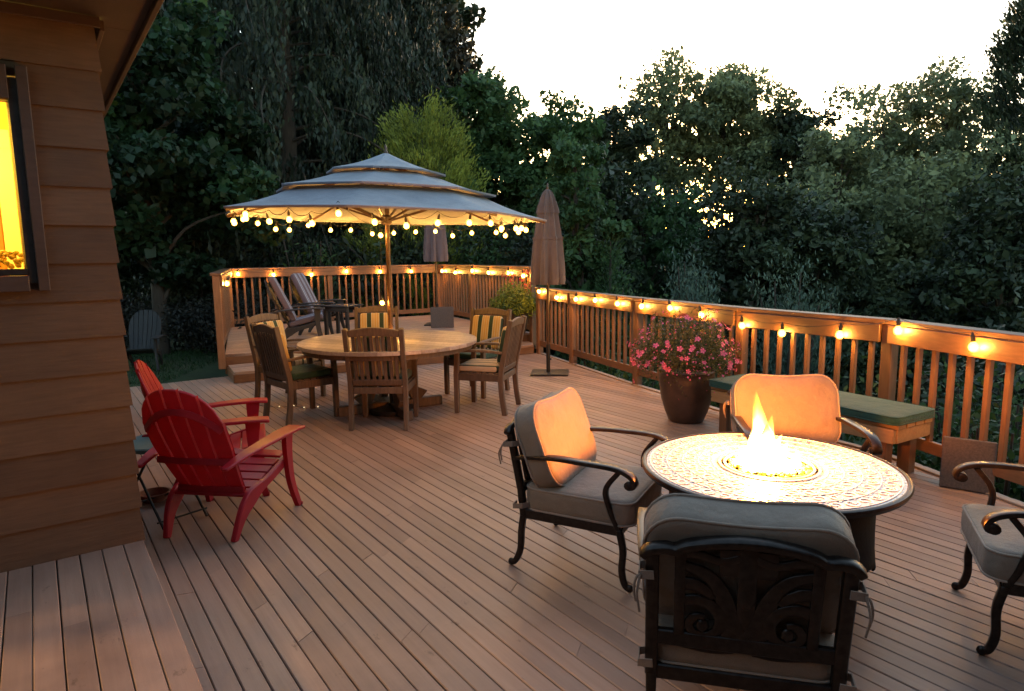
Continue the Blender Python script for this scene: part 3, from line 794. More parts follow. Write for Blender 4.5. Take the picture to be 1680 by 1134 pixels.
for k in range(560):
    a = random.random() * 2 * PI; r_ = .184 * math.sqrt(random.random()); mb.cur = random.random()
    mb.ball((r_ * math.cos(a), r_ * math.sin(a), FZ - .022 + random.uniform(0, .020) + .012 * (1 - r_ / .18)), random.uniform(.008, .014), 6, 4, (1, 1, .75))
tag(mb.build('fire_glass', 'beads', ft, smooth=60), kind='stuff')
# round woven skirt with a scalloped lower edge, on a column and foot plate
mb = MB(); seg = 144; vs = []; zs = [FZ - .034, .52, .44, .36, .29, .24, .19, .14]
for i, z in enumerate(zs):
    for k in range(seg):
        th = 2 * PI * k / seg; sc_ = abs(math.sin(3 * (th + math.radians(21.7))))
        zz = z + (.10 * sc_ ** .7) * max(0, min(1, (.32 - z) / .18)) if z < .32 else z
        r_ = .462 - .010 * math.sin(PI * (FZ - z) / .42) + .0022 * (1 if (k + i) % 2 else -1)
        vs.append((r_ * math.cos(th), r_ * math.sin(th), zz))
fs = [(seg * i + k, seg * i + (k + 1) % seg, seg * (i + 1) + (k + 1) % seg, seg * (i + 1) + k) for i in range(len(zs) - 1) for k in range(seg)]
mb.add(vs, fs); sk = mb.build('skirt', 'wicker', ft, smooth=20); md = sk.modifiers.new('thick', 'SOLIDIFY'); md.thickness = .008
mb = MB(); mb.lathe([(.16, .03), (.15, .06), (.15, .54), (.20, FZ - .036)], 32); mb.build('column', 'wicker', ft, smooth=40)
mb = MB(); mb.lathe([(.27, 0), (.28, .012), (.27, .026), (.17, .032)], 40); mb.build('foot_plate', 'bronze', ft, smooth=40)
# flame
m, nt, b = newmat('flame')
tcz = N(nt, 'ShaderNodeSeparateXYZ'); nt.links.new(N(nt, 'ShaderNodeTexCoord').outputs['Object'], tcz.inputs[0])
zf = math_n(nt, 'MULTIPLY', tcz.outputs['Z'], 3.1)
cfl = ramp(nt, zf, [(0, (1, .55, .15)), (.45, (1, .50, .11)), (.8, (1, .38, .04)), (1, (1, .26, .015))])
efl = ramp(nt, zf, [(0, (1, 1, 1)), (.5, (.5,) * 3), (.85, (.16,) * 3), (1, (.08,) * 3)])
nz = noise(nt, 14, 3, mscale=(1, 1, .45)); aa = ramp(nt, math_n(nt, 'SUBTRACT', nz, math_n(nt, 'MULTIPLY', zf, .12)), [(.26, (.12,) * 3), (.5, (1,) * 3)])
em = N(nt, 'ShaderNodeEmission'); nt.links.new(cfl, em.inputs[0]); nt.links.new(math_n(nt, 'MULTIPLY', math_n(nt, 'MULTIPLY', efl, aa), 240.0), em.inputs[1])
for l_ in list(nt.nodes['Material Output'].inputs[0].links): nt.links.remove(l_)
nt.links.new(em.outputs[0], nt.nodes['Material Output'].inputs['Volume'])
M['flame'] = m
def tongue(mb, x, y, h, r, lean, ph):
    prof = [(0, .0), (.75, .04), (1, .14), (.93, .28), (.74, .45), (.5, .62), (.30, .78), (.13, .92), (0, 1.0)]
    vs = []; sg = 14
    for (q, t) in prof:
        cx = x + lean[0] * t * t * h + .16 * r * math.sin(5 * t + ph); cy = y + lean[1] * t * t * h + .14 * r * math.cos(4.4 * t + ph)
        for k in range(sg):
            th = 2 * PI * k / sg; rr_ = r * q * (1 + .22 * math.sin(3 * th + ph + 6 * t) + .12 * math.sin(5 * th - 9 * t))
            vs.append((cx + rr_ * math.cos(th), cy + rr_ * math.sin(th), t * h))
    mb.add(vs, [(sg * i + k, sg * i + (k + 1) % sg, sg * (i + 1) + (k + 1) % sg, sg * (i + 1) + k) for i in range(len(prof) - 1) for k in range(sg)])
mb = MB()
for a in ((-.03, .02, .39, .060, (-.05, 0), 0), (-.0, -.03, .27, .055, (.02, .02), 2), (-.065, .0, .20, .045, (.06, 0), 4), (.03, .0, .17, .042, (.25, 0), 1), (.075, .03, .12, .04, (.3, .1), 3),
          (.11, -.03, .09, .036, (.2, 0), 5), (-.11, .03, .10, .038, (.2, .1), 6), (-.02, -.09, .12, .045, (.1, .1), 7), (.05, -.08, .09, .04, (0, 0), 8), (-.09, -.06, .10, .038, (.1, 0), 9), (.0, .09, .12, .04, (0, 0), 2.5)): tongue(mb, *a)
flm = mb.build('flame', 'flame', ft, smooth=80); flm.location = (-.01, 0, FZ - .02)
lamp('flame_light', (-.02, 0, FZ + .13), 29, (1, .27, .035), .07, ft)

# ------------------------------------------------------------------ dining set
def make_dining_chair(label, group, seatmat):
    root = empty('dining_chair', (0, 0, 0), 0, label, 'chair', group)
    W = .255
    rec = lambda z: -.235 - max(0, z - .40) * .20
    for sx in (-1, 1):
        x = W * sx
        mb = MB(); mb.cur = random.random(); mb.sweep(bez([(x, -.275, 0), (x, -.245, .2), (x, rec(.42), .42), (x, rec(.7), .7), (x, rec(.955), .955)], 4), .042, .05, sides=(1, 0, 0)); mb.build('back_post', 'teak', root, bevel=.004)
        mb = MB(); mb.cur = random.random(); mb.sweep([(x, .235, 0), (x, .235, .40), (x, .225, .62)], [.045, .05, .046], [.045, .05, .046], sides=(1, 0, 0)); mb.build('leg', 'teak', root, bevel=.004)
        mb = MB(); mb.cur = random.random(); mb.sweep(bez([(x * .99, rec(.63) + .02, .628), (x * 1.03, -.05, .648), (x * 1.05, .14, .645), (x * 1.05, .29, .632)], 5), [.036] * 4 + [.05] * 8 + [.06, .064, .064, .06], .026, sides=(1, 0, 0)); mb.build('arm', 'teak', root, bevel=.005)
        mb = MB(); mb.cur = random.random(); mb.box((x, 0, .375), (.026, .44, .07)); mb.build('seat_rail', 'teak', root, bevel=.003)
    mb = MB(); mb.cur = .6; mb.box((0, .235, .375), (.46, .026, .07)); mb.box((0, rec(.42) + .0, .37), (.46, .026, .06)); mb.build('seat_rail', 'teak', root, bevel=.003)
    mb = MB()
    for k in range(7): mb.cur = random.random(); mb.box((0, -.19 + k * .066, .415), (.50, .055, .016))
    mb.build('seat_slats', 'teak', root, bevel=.003)
    mb = MB(); mb.cur = .8
    n = 12; pts = [(-.232 + .464 * k / n, 0, .905 + .022 * math.sin(PI * k / n)) for k in range(n + 1)]
    mb.sweep([(x, rec(z), z) for x, _, z in pts], .026, [.06 + .02 * math.sin(PI * k / n) for k in range(n + 1)], up=(0, -.2, 1)); mb.build('top_rail', 'teak', root, bevel=.004)
    mb = MB(); mb.cur = .4; mb.beam((-.232, rec(.448), .448), (.232, rec(.448), .448), .024, .055, up=(0, -.2, 1)); mb.build('lower_rail', 'teak', root, bevel=.003)
    for k in range(8):
        mb = MB(); mb.cur = random.random(); x = -.19 + .38 * k / 7; mb.beam((x, rec(.465), .465), (x, rec(.885), .885), .03, .014, up=(0, 1, .2)); mb.build('back_slat', 'teak', root, bevel=.002)
    a, p = cushion(.46, .44, .06, .04, .012, seed=5); mt = Matrix.Translation((0, .015, .457)); a.xf(mt); a.build('seat_cushion', seatmat, root, smooth=70)
    a, p = cushion(.40, .38, .06, .04, .012, seed=6); mt = Matrix.Translation((0, rec(.69) + .055, .69)) @ Matrix.Rotation(math.radians(101.3), 4, 'X'); a.xf(mt); a.build('back_cushion', 'stripe', root, smooth=70)
    return root
G_D = 'slatted teak chairs around the round dining table'
dcg = make_dining_chair('teak dining chair seen straight from behind, nearest at the round table', G_D, 'greenseat')
dcg.location = (-1.23, 6.20, 0); dcg.rotation_euler[2] = facing(.04, 1)
dcc = make_dining_chair('teak chair at the right of the table with cream striped seat cushion', G_D, 'cream')
dcc.location = (-.27, 6.76, 0); dcc.rotation_euler[2] = facing(-.95, .28)
def put2(src, x, y, f, label):
    o = copy_tree(src); o.location = (x, y, 0); o.rotation_euler[2] = facing(*f); o['label'] = label; return o
put2(dcg, -2.12, 6.50, (.72, .69), 'teak chair with green seat at the near left of the table, slatted back to us')
put2(dcc, -2.50, 7.32, (.93, -.36), 'teak chair at the far left, mostly behind another chair, pale striped back pad')
put2(dcc, -1.70, 8.10, (.10, -1), 'teak chair facing us behind the umbrella pole, yellow striped back cushion')
put2(dcg, -.42, 7.58, (-.52, -.85), 'teak chair at the far right, facing us with yellow and green striped back')
TB = (-1.27, 6.74)
dt = empty('dining_table', (*TB, 0), 0, 'large round wooden dining table with pedestal legs', 'table')
mb = MB(); R_ = .905; npl = 13
for k in range(npl):
    x0 = -R_ + 2 * R_ * k / npl + .0015; x1 = -R_ + 2 * R_ * (k + 1) / npl - .0015; mb.cur = random.random()
    sub = 5; up_ = []; lo_ = []
    for q in range(sub + 1):
        x = x0 + (x1 - x0) * q / sub; y = math.sqrt(max(0, R_ * R_ - x * x)); up_.append((x, y)); lo_.append((x, -y))
    poly = lo_ + up_[::-1]
    pl_ = [poly[0]]
    for p in poly[1:]:
        if math.hypot(p[0] - pl_[-1][0], p[1] - pl_[-1][1]) > 1e-4: pl_.append(p)
    mb.prism(pl_, .705, .742)
mb.xf(Matrix.Rotation(math.radians(62), 4, 'Z')); mb.build('tabletop', 'teaktop', dt, bevel=.003)
mb = MB(); mb.lathe([(.80, .655), (.86, .655), (.86, .703), (.80, .703), (.80, .655)], 48); mb.build('apron', 'teak', dt, smooth=40)
for ang in (28, 118, 208, 298):
    mb = MB(); mb.cur = random.random(); a = math.radians(ang)
    prof = bez([(.30, .68), (.24, .52), (.19, .36), (.23, .20), (.33, .10)], 5)
    mb.sweep([(p[0] * math.cos(a), p[0] * math.sin(a), p[1]) for p in prof], .075, [.19 - .10 * math.sin(PI * k / (len(prof) - 1)) for k in range(len(prof))], sides=(-math.sin(a), math.cos(a), 0)); mb.build('leg', 'teak', dt, bevel=.006)
mb = MB(); 
for ang in (28, 118): a = math.radians(ang); d = Vector((math.cos(a), math.sin(a), 0)) * .56; mb.beam(-d + Vector((0, 0, .05 + (.002 if ang > 90 else 0))), d + Vector((0, 0, .05 + (.002 if ang > 90 else 0))), .08, .095)
mb.build('base', 'teak', dt, bevel=.006)

# ------------------------------------------------------------------ big umbrella
um = empty('patio_umbrella', (*TB, 0), 0, 'open three tier grey patio umbrella over the dining table', 'umbrella')
um.location = (-1.235, 6.67, 0)
TLT = Matrix.Translation((0, 0, 2.0)) @ Matrix.Rotation(math.radians(1.8), 4, 'Y') @ Matrix.Translation((0, 0, -2.0))
def tier(name, r0, z0, r1, z1, sag, scal, hem):
    mb = MB(); nr = 7; ns = 12; seg = 8 * ns; vs = []
    def rad(th):       # octagon with a vertex toward the camera, edges pulled in between the ribs
        f = (th + PI / 2) % (PI / 4) / (PI / 4); return math.cos(PI / 8) / math.cos((f - .5) * PI / 4) * 1.0, math.sin(PI * f)
    rows = [(r1 + (r0 - r1) * i / nr, z1 + (z0 - z1) * (i / nr) - sag * math.sin(PI * i / nr), i / nr) for i in range(nr + 1)]
    for r_, z, t in rows:
        for k in range(seg):
            th = 2 * PI * k / seg; q, w = rad(th)
            vs.append((r_ * q * (1 - scal * w * t) * math.cos(th), r_ * q * (1 - scal * w * t) * math.sin(th), z - .02 * w * t * (1 - t) * 4 * .5 + scal * .25 * w * t))
    for k in range(seg):   # hem turned down
        x, y, z = vs[nr * seg + k]; vs.append((x * .998, y * .998, z - hem))
    nr += 1
    fs = [(seg * i + k, seg * i + (k + 1) % seg, seg * (i + 1) + (k + 1) % seg, seg * (i + 1) + k) for i in range(nr) for k in range(seg)]
    if r1 < .02: pass
    mb.add(vs, fs); mb.xf(TLT)
    # seams along the ribs
    o = mb.build(name, 'canvas', um, smooth=28); md = o.modifiers.new('thick', 'SOLIDIFY'); md.thickness = .003
    return o
UR = 1.60
tier('canopy', UR, 1.985, .94, 2.205, .025, .035, .02)
tier('canopy', 1.09, 2.215, .48, 2.385, .02, .03, .02)
tier('canopy', .59, 2.405, .015, 2.60, .02, .03, .02)
mb = MB()
for k in range(8):
    a = -PI / 2 + k * PI / 4; c, s_ = math.cos(a), math.sin(a)
    mb = MB(); mb.sweep(bez([(.04 * c, .04 * s_, 2.50), (UR * .55 * c, UR * .55 * s_, 2.15), (UR * .99 * c, UR * .99 * s_, 1.957)], 4), .016, .022); mb.xf(TLT); rb = mb.build('rib', 'pole', um)
    mb = MB(); mb.beam((.05 * c, .05 * s_, 1.95), (.78 * c, .78 * s_, 2.17), .014, .018); mb.xf(TLT); mb.build('strut', 'pole', rb)
mb = MB(); mb.tube([(0, 0, .02), (0, 0, 1.2), (.012, 0, 2.55)], .0225, 14); mb.build('pole', 'pole', um, smooth=50)
mb = MB(); mb.lathe([(.03, 1.90), (.055, 1.92), (.058, 1.98), (.03, 2.0)], 16); mb.build('hub', 'pole', um, smooth=40)
mb = MB(); mb.lathe([(.018, 2.58), (.026, 2.60), (.012, 2.625), (.016, 2.645), (.008, 2.67), (0, 2.685)], 14, (.018, 0, 0)); mb.build('finial', 'pole', um, smooth=50)
mb = MB(); mb.lathe([(.03, .62), (.037, .63), (.037, .70), (.03, .71)], 14); mb.build('pole_collar', 'black', um, smooth=40)
mb = MB(); mb.lathe([(.24, .0), (.245, .02), (.235, .045), (.06, .075), (.04, .10), (.04, .30), (.026, .305)], 32); mb.build('base', 'black', um, smooth=40)
# string of globes looped under the rim of the umbrella, with two hanging down the pole
ub = []
nb = 34
for k in range(nb):
    a = -PI / 2 + .12 + 2 * PI * k / nb; f = (a + PI / 2) % (PI / 4) / (PI / 4)
    q = math.cos(PI / 8) / math.cos((f - .5) * PI / 4); r_ = UR * .92 * q + random.uniform(-.08, .05)
    p = TLT @ Vector((r_ * math.cos(a), r_ * math.sin(a), 1.935 - .055 * math.sin(PI * f) + random.uniform(-.05, .012)))
    ub.append((p.x + um.location.x, p.y + um.location.y, p.z))
ub += [(-1.21 - .08, 6.62, 1.80), (-1.30, 6.62, 1.13), (-1.19, 6.60, .80)]
string('string_lights', 'warm globe string lights looped under the open umbrella rim and down its pole', ub, size=.80, sag=.05)
# tiny fairy lights trailing over the deck beside the table
mb = MB(); fp = [(-2.78 + .07 * k, 6.98 + .04 * math.sin(k * 1.3) - .012 * k, .006) for k in range(12)]
fy = empty('fairy_lights', fp[0], 0, 'thin string of tiny lit fairy lights lying on the deck by the left dining chair', 'fairy lights')
mb = MB(); mb.tube([Vector(p) - Vector(fp[0]) for p in fp], .002, 5); mb.build('wire', 'cord', fy)
M['fairy'] = emit('fairy light', (1, .75, .4), .5)
for p in fp[::2]:
    mb = MB(); mb.ball(Vector(p) - Vector(fp[0]) + Vector((0, 0, .006)), .004, 6, 4); mb.build('fairy_bulb', 'fairy', fy)

# ------------------------------------------------------------------ closed umbrellas
def closed_umbrella(label, x, y, z, mat, h, seed, slab=False):
    rr = random.Random(seed)
    root = empty('closed_umbrella', (x, y, z), rr.uniform(-.2, .2), label, 'umbrella', 'closed patio umbrellas')
    mb = MB(); mb.tube([(0, 0, .05), (0, 0, h - .06)], .019, 12); mb.build('pole', 'pole', root, smooth=50)
    mb = MB(); mb.tube([(0, 0, .01), (0, 0, .40)], .027, 12); mb.ball((.034, -.01, .2), .013); mb.build('base_tube', 'black', root, smooth=50)
    mb = MB(); mb.box((.02, 0, .014), (.50, .42, .022)); mb.build('base_plate', 'black', root, bevel=.006)
    mb = MB(); ph = rr.uniform(0, 6)
    fold = lambda th, zz: 1 + .20 * math.sin(8 * th + ph + .7 * math.sin(zz * 2.1)) + .07 * math.sin(16 * th + 2 * ph + 2 * zz)
    b0 = h - 1.30
    mb.lathe([(.15, b0 + .03), (.20, b0), (.205, b0 + .05), (.19, b0 + .25), (.16, b0 + .55), (.125, b0 + .82), (.10, b0 + 1.02), (.07, b0 + 1.13), (.03, b0 + 1.18)], 72, fn=fold); mb.build('canopy', mat, root, smooth=60)
    mb = MB(); mb.lathe([(.09, b0 + .93), (.128, b0 + .92), (.122, b0 + .97), (.088, b0 + 1.10), (.055, b0 + 1.19), (.02, b0 + 1.23), (0, b0 + 1.235)], 56, fn=fold); mb.build('vent_cap', mat, root, smooth=60)
    mb = MB(); mb.lathe([(.012, h - .07), (.02, h - .05), (.01, h - .03), (.013, h - .01), (0, h + .012)], 12); mb.build('finial', 'pole', root, smooth=50)
    mb = MB(); mb.lathe([(.132, b0 + .58), (.136, b0 + .59), (.13, b0 + .62), (.126, b0 + .61)], 72, fn=lambda t, zz: fold(t, b0 + .6) * 1.22); mb.build('tie_band', mat, root, smooth=60)
    return root
closed_umbrella('closed taupe umbrella standing on the lower deck beside the curved railing', .485, 8.74, 0, 'taupe', 2.50, 3)
closed_umbrella('closed plum umbrella on the raised platform, partly behind the open umbrella', -1.42, 12.55, PZ, 'plum', 2.50, 9)
o = MB(); o.box((0, 0, .19), (.42, .05, .38)); w_ = o.build('paver', 'concrete', smooth=0, bevel=.006); w_.location = (-1.27, 12.0, PZ); w_.rotation_euler = (math.radians(-7), 0, math.radians(6))
tag(w_, 'grey slab standing on the raised platform against the far umbrella pole', 'paver')

# ------------------------------------------------------------------ bench, cushions, paver at the railing
bd = Vector((.505, -.863, 0)).normalized(); bo_ = Vector((bd.y, -bd.x, 0))        # along the railing; bo_ points to the deck side
bn = empty('bench', (2.37, 5.15, 0), math.atan2(bd.y, bd.x), 'low wooden bench standing along the deck railing', 'bench')
mb = MB()
for k in range(4): mb.cur = random.random(); mb.box((0, -.165 + .11 * k, .405), (1.66, .098, .034))
mb.build('seat', 'benchwood', bn, bevel=.004)
mb = MB(); mb.cur = .9
mb.box((0, -.215, .335), (1.62, .035, .10)); mb.box((0, .215, .335), (1.62, .035, .10)); mb.box((-.80, 0, .335), (.035, .394, .10)); mb.box((.80, 0, .335), (.035, .394, .10)); mb.build('apron', 'benchwood', bn, bevel=.004)
for sx in (-1, 1):
    for sy in (-1, 1):
        mb = MB(); mb.cur = random.random(); mb.box((.70 * sx, .15 * sy, .19), (.088, .088, .388)); mb.build('leg', 'rail', bn, bevel=.005)
for k, (xx, lab) in enumerate(((-.42, 'green bench cushion on the far half of the bench'), (.42, 'green bench cushion on the near end of the bench'))):
    a, p = cushion(.83, .50, .055, .05, .012, lump=.002, seed=20 + k); c = a.build('bench_cushion', 'green', None, smooth=70); p.build('piping', 'green', c, smooth=70)
    c.location = bn.matrix_basis @ Vector((0, 0, 0)) if False else (Vector((2.37, 5.15, .45)) + bd * xx); c.rotation_euler = (0, 0, math.atan2(bd.y, bd.x)); tag(c, lab, 'cushion', 'bench cushions')
o = MB(); o.box((0, 0, .17), (.30, .055, .34)); w_ = o.build('paver', 'concrete', smooth=0, bevel=.006); w_.location = (3.02, 4.22, .002); w_.rotation_euler = (math.radians(-9), 0, math.radians(-36))
tag(w_, 'square brown concrete paver leaning on the railing past the bench', 'paver')

# ------------------------------------------------------------------ flower pots
def flower(mat, r):
    mb = MB()
    for k in range(5):
        a = 2 * PI * k / 5; c, s_ = math.cos(a), math.sin(a)
        mb.add([(0, 0, 0), (r * .7 * c - r * .38 * s_, r * .7 * s_ + r * .38 * c, .25 * r), (r * 1.05 * c, r * 1.05 * s_, .2 * r), (r * .7 * c + r * .38 * s_, r * .7 * s_ - r * .38 * c, .25 * r)], [(0, 3, 2, 1)])
    return mb
pp_ = empty('potted_flowers', (1.66, 6.16, 0), .4, 'large brown pot overflowing with pink flowers beside the bench', 'potted plant')
mb = MB(); mb.lathe([(.15, 0), (.165, .012), (.20, .10), (.235, .22), (.255, .34), (.262, .42), (.255, .465), (.262, .475), (.27, .49), (.262, .505), (.24, .505), (.235, .44)], 48); mb.build('pot', 'pot', pp_, smooth=50)
mb = MB(); mb.lathe([(0, .46), (.236, .455)], 24); mb.build('soil', 'soil', pp_, smooth=0)
def dome(n, rx, rz, z0, fill=.45, droop=.15):
    d = RNG.normal(size=(n, 3)); d[:, 2] = np.abs(d[:, 2]) - droop * 2; d /= np.linalg.norm(d, axis=1)[:, None]
    rad = fill + (1 - fill) * RNG.random(n) ** .6
    lob = 1 + .14 * np.sin(3 * np.arctan2(d[:, 1], d[:, 0]) + 1) + .10 * np.sin(7 * np.arctan2(d[:, 1], d[:, 0])) + .08 * np.sin(9 * d[:, 2])
    return np.stack([d[:, 0] * rx, d[:, 1] * rx, d[:, 2] * rz], 1) * (rad * lob)[:, None] + [0, 0, z0], d
P, D = dome(7000, .47, .40, .60, .4)
quads('foliage', P, RNG.uniform(.02, .042, 7000), LG['pot'], pp_, aspect=.42)
mb = MB()
for k in range(40):
    d = D[k]; mb.tube(bez([(0, 0, .46), (d[0] * .2, d[1] * .2, .62), (d[0] * .44, d[1] * .44, .58 + d[2] * .36)], 4), .0025, 4)
mb.build('stems', LG['pot'], pp_)
fm = None; P2, D2 = dome(98, .53, .42, .60, .93)
for k in range(98):
    if fm is None: fm = flower('pink', .031).build('flower', 'pink', pp_, smooth=0); o = fm
    else: o = fm.copy(); COL.objects.link(o)
    o.location = P2[k]; o.rotation_euler = (Vector(D2[k]) + Vector((random.uniform(-.5, .5), random.uniform(-.9, .2), random.uniform(0, .5)))).to_track_quat('Z', 'Y').to_euler(); s_ = random.uniform(.6, 1.0); o.scale = (s_,) * 3
P3, D3 = dome(520, .50, .42, .60, .85); quads('flower_buds', P3, RNG.uniform(.014, .028, 520), M['pink'], pp_, aspect=.8, kind='stuff')
p2 = empty('potted_flowers', (.05, 10.75, PZ), .2, 'dark pot with lime foliage and red spiky flowers at the platform corner', 'potted plant')
mb = MB(); mb.lathe([(.14, 0), (.17, .02), (.21, .2), (.23, .36), (.24, .38), (.225, .39), (.21, .34)], 36); mb.build('pot', 'pot', p2, smooth=50)
mb = MB(); mb.lathe([(0, .35), (.212, .345)], 24); mb.build('soil', 'soil', p2, smooth=0)
P, D = dome(2600, .40, .36, .46, .3); quads('foliage', P, RNG.uniform(.05, .10, 2600), LG['lime'], p2, aspect=.3)
P, D = dome(900, .34, .22, .42, .3); quads('dark_foliage', P, RNG.uniform(.05, .10, 900), LG['mid'], p2, aspect=.45)
for k in range(13):
    a = random.uniform(0, 6.28); q = random.uniform(.05, .30); hh = random.uniform(.75, 1.02)
    mb = MB(); mb.tube(bez([(q * .3 * math.cos(a), q * .3 * math.sin(a), .4), (q * .6 * math.cos(a), q * .6 * math.sin(a), .7), (q * math.cos(a) + .06, q * math.sin(a), hh)], 4), .004, 5)
    st = mb.build('flower_stem', LG['lime'], p2)
    mb = MB()
    for j in range(7): mb.ball((q * math.cos(a) + .06 + random.uniform(-.03, .03), q * math.sin(a) + random.uniform(-.03, .03), hh + random.uniform(-.05, .05)), random.uniform(.008, .016), 6, 4, (1, .6, 1.1))
    mb.build('flower', 'redpetal', st, smooth=60)

# ------------------------------------------------------------------ adirondack chairs
def adirondack(label, mat, cushion_mat=None, group=None, wood_style=False, loc=(0, 0, 0), f=(0, 1)):
    root = empty('adirondack_chair', loc, facing(*f), label, 'chair', group)
    nb = 5 if not wood_style else 7
    yb, zb_, yt = -.10, .24, -.44
    half = .265
    ytop = lambda z: yb + (yt - yb) * ((z - zb_) / (.98 - zb_)) - .03 * math.sin(PI * min(1, (z - zb_) / (.98 - zb_)))
    arch = lambda q: .70 + .28 * math.sqrt(max(0, 1 - min(1, abs(q)) ** 2.3))
    for k in range(nb):
        mb = MB(); mb.cur = random.random(); rows = []
        for j in range(11):
            t = j / 10; wd = half * (.80 + .20 * min(1, t * 1.4)); row = []
            for e in range(4):
                q = -1 + 2 * (k + (.08 if wood_style else .045) + (1 - (.16 if wood_style else .09)) * e / 3) / nb
                z = zb_ + (arch(q) - zb_) * t
                row.append((q * wd, ytop(z) + .022 * q * q, z))
            rows.append(row)
        vs = []
        for dy in (.008, -.008):
            for row in rows: vs += [(x, y + dy, z + dy * .4) for x, y, z in row]
        fs = []
        for j in range(10):
            for e in range(3):
                i0 = 4 * j + e; fs.append((i0, i0 + 1, i0 + 5, i0 + 4)); fs.append((44 + i0 + 4, 44 + i0 + 5, 44 + i0 + 1, 44 + i0))
        for j in range(10):
            for e in (0, 3): i0 = 4 * j + e; fs.append((i0, i0 + 4, 44 + i0 + 4, 44 + i0))
        for e in range(3):
            for j in (0, 10): i0 = 4 * j + e; fs.append((i0, i0 + 1, 44 + i0 + 1, 44 + i0))
        mb.add(vs, fs); mb.build('back_slat', mat, root, bevel=.004)
    for z, hw, dz in ((.84, .245, .13), (.50, .262, .0), (.28, .225, 0)):
        pts = []
        for e in range(13):
            q = -1 + e / 6; zz_ = z - dz * abs(q) ** 2.2; pts.append((hw * q, ytop(zz_) + .022 * q * q - .0195, zz_))
        mb = MB(); mb.sweep(pts, .018, .042, up=(0, .1, 1)); mb.build('back_brace', mat, root, bevel=.004)
    for k in range(6):
        t = k / 5; y = -.11 + .44 * t; z = .255 + .105 * t + .012 * (t > .9)
        mb = MB(); mb.cur = random.random(); mb.box((0, y, z), (.50, .078, .02), Matrix.Rotation(math.atan(.105 / .44), 3, 'X')); mb.build('seat_slat', mat, root, bevel=.004)
    for sx in (-1, 1):
        mb = MB(); pts = bez([(.275 * sx, -.40, .50), (.30 * sx, -.22, .535), (.325 * sx, .05, .555), (.335 * sx, .28, .56), (.335 * sx, .40, .552)], 4)
        mb.sweep(pts, [.05 + .075 * min(1, k / 10) for k in range(len(pts))], .022); mb.build('arm', mat, root, bevel=.006)
        mb = MB(); mb.sweep(bez([(.315 * sx, .29, .545), (.312 * sx, .285, .40), (.315 * sx, .30, .2), (.335 * sx, .345, .02), (.335 * sx, .362, .0)], 4), [.10, .095, .088, .082, .076, .07, .066, .062, .058, .054, .05, .046, .042, .04, .04, .045, .055], .034, sides=(0, 1, 0)); mb.build('front_leg', mat, root, bevel=.006)
        mb = MB(); mb.sweep(bez([(.285 * sx, .29, .34), (.275 * sx, .10, .285), (.258 * sx, -.08, .235), (.245 * sx, -.19, .15), (.225 * sx, -.27, .0)], 4), [.034] * 13 + [.032] * 4, [.06] * 6 + [.07, .085, .105, .115, .11, .10, .088, .076, .064, .054, .046], sides=(1, 0, 0)); mb.build('rear_leg', mat, root, bevel=.006)
    if cushion_mat:
        a, p = cushion(.50, .50, .07, .05, .015, seed=31); mt = Matrix.Translation((0, .12, .375)) @ Matrix.Rotation(math.atan(.105 / .44), 4, 'X'); a.xf(mt); a.build('seat_cushion', cushion_mat, root, smooth=70)
        a, p = cushion(.48, .72, .07, .06, .015, seed=32); mt = Matrix.Translation((0, -.20, .70)) @ Matrix.Rotation(math.radians(114.5), 4, 'X'); a.xf(mt); bc = a.build('back_cushion', cushion_mat, root, smooth=70)
        for k in range(4):
            mb = MB(); x = -.2 + .13 * k; mb.sweep(bez([(x, -.08, .36), (x + .01, -.10, .30), (x - .02, -.12, .25)], 3), .012, .004, up=(0, 1, 0)); mb.build('tie', 'tie', root)
    return root
adirondack('red plastic adirondack chair in front, its slatted back toward us', 'red', group='red adirondack chairs by the house', loc=(-1.76, 3.83, 0), f=(.15, .99)).scale = (.93,) * 3
adirondack('red plastic adirondack chair behind the first one, half hidden by the house corner', 'red', group='red adirondack chairs by the house', loc=(-2.10, 4.46, 0), f=(.93, .36)).scale = (.95,) * 3
adirondack('dark adirondack chair on the raised platform, nearer one with striped cushion edge on', 'darkwood', 'purple', 'dark chairs on the raised platform', True, (-3.25, 9.98, PZ), (.96, .28))
adirondack('dark adirondack chair on the raised platform by the railing, striped cushion facing us', 'darkwood', 'purple', 'dark chairs on the raised platform', True, (-3.32, 11.3, PZ), (1, -.06))
adirondack('weathered grey adirondack chair standing alone on the dark lawn', 'greywood', None, None, True, (-6.42, 11.3, float(gz(-6.42, 11.3)) + .02), (.22, -.97))
sd = empty('side_table', (-2.75, 10.66, PZ), math.radians(-20), 'small dark slatted side table between the two platform chairs', 'side table')
mb = MB()
for k in range(6): mb.box((0, -.2 + .08 * k, .53), (.52, .066, .02))
mb.build('tabletop', 'darkwood', sd, bevel=.003)
for sx in (-1, 1):
    for sy in (-1, 1): mb = MB(); mb.box((.2 * sx, .16 * sy, .26), (.05, .05, .518)); mb.build('leg', 'darkwood', sd, bevel=.003)
mb = MB(); mb.box((0, -.19, .48), (.44, .02, .07)); mb.box((0, .19, .48), (.44, .02, .07)); mb.build('apron', 'darkwood', sd, bevel=.003)

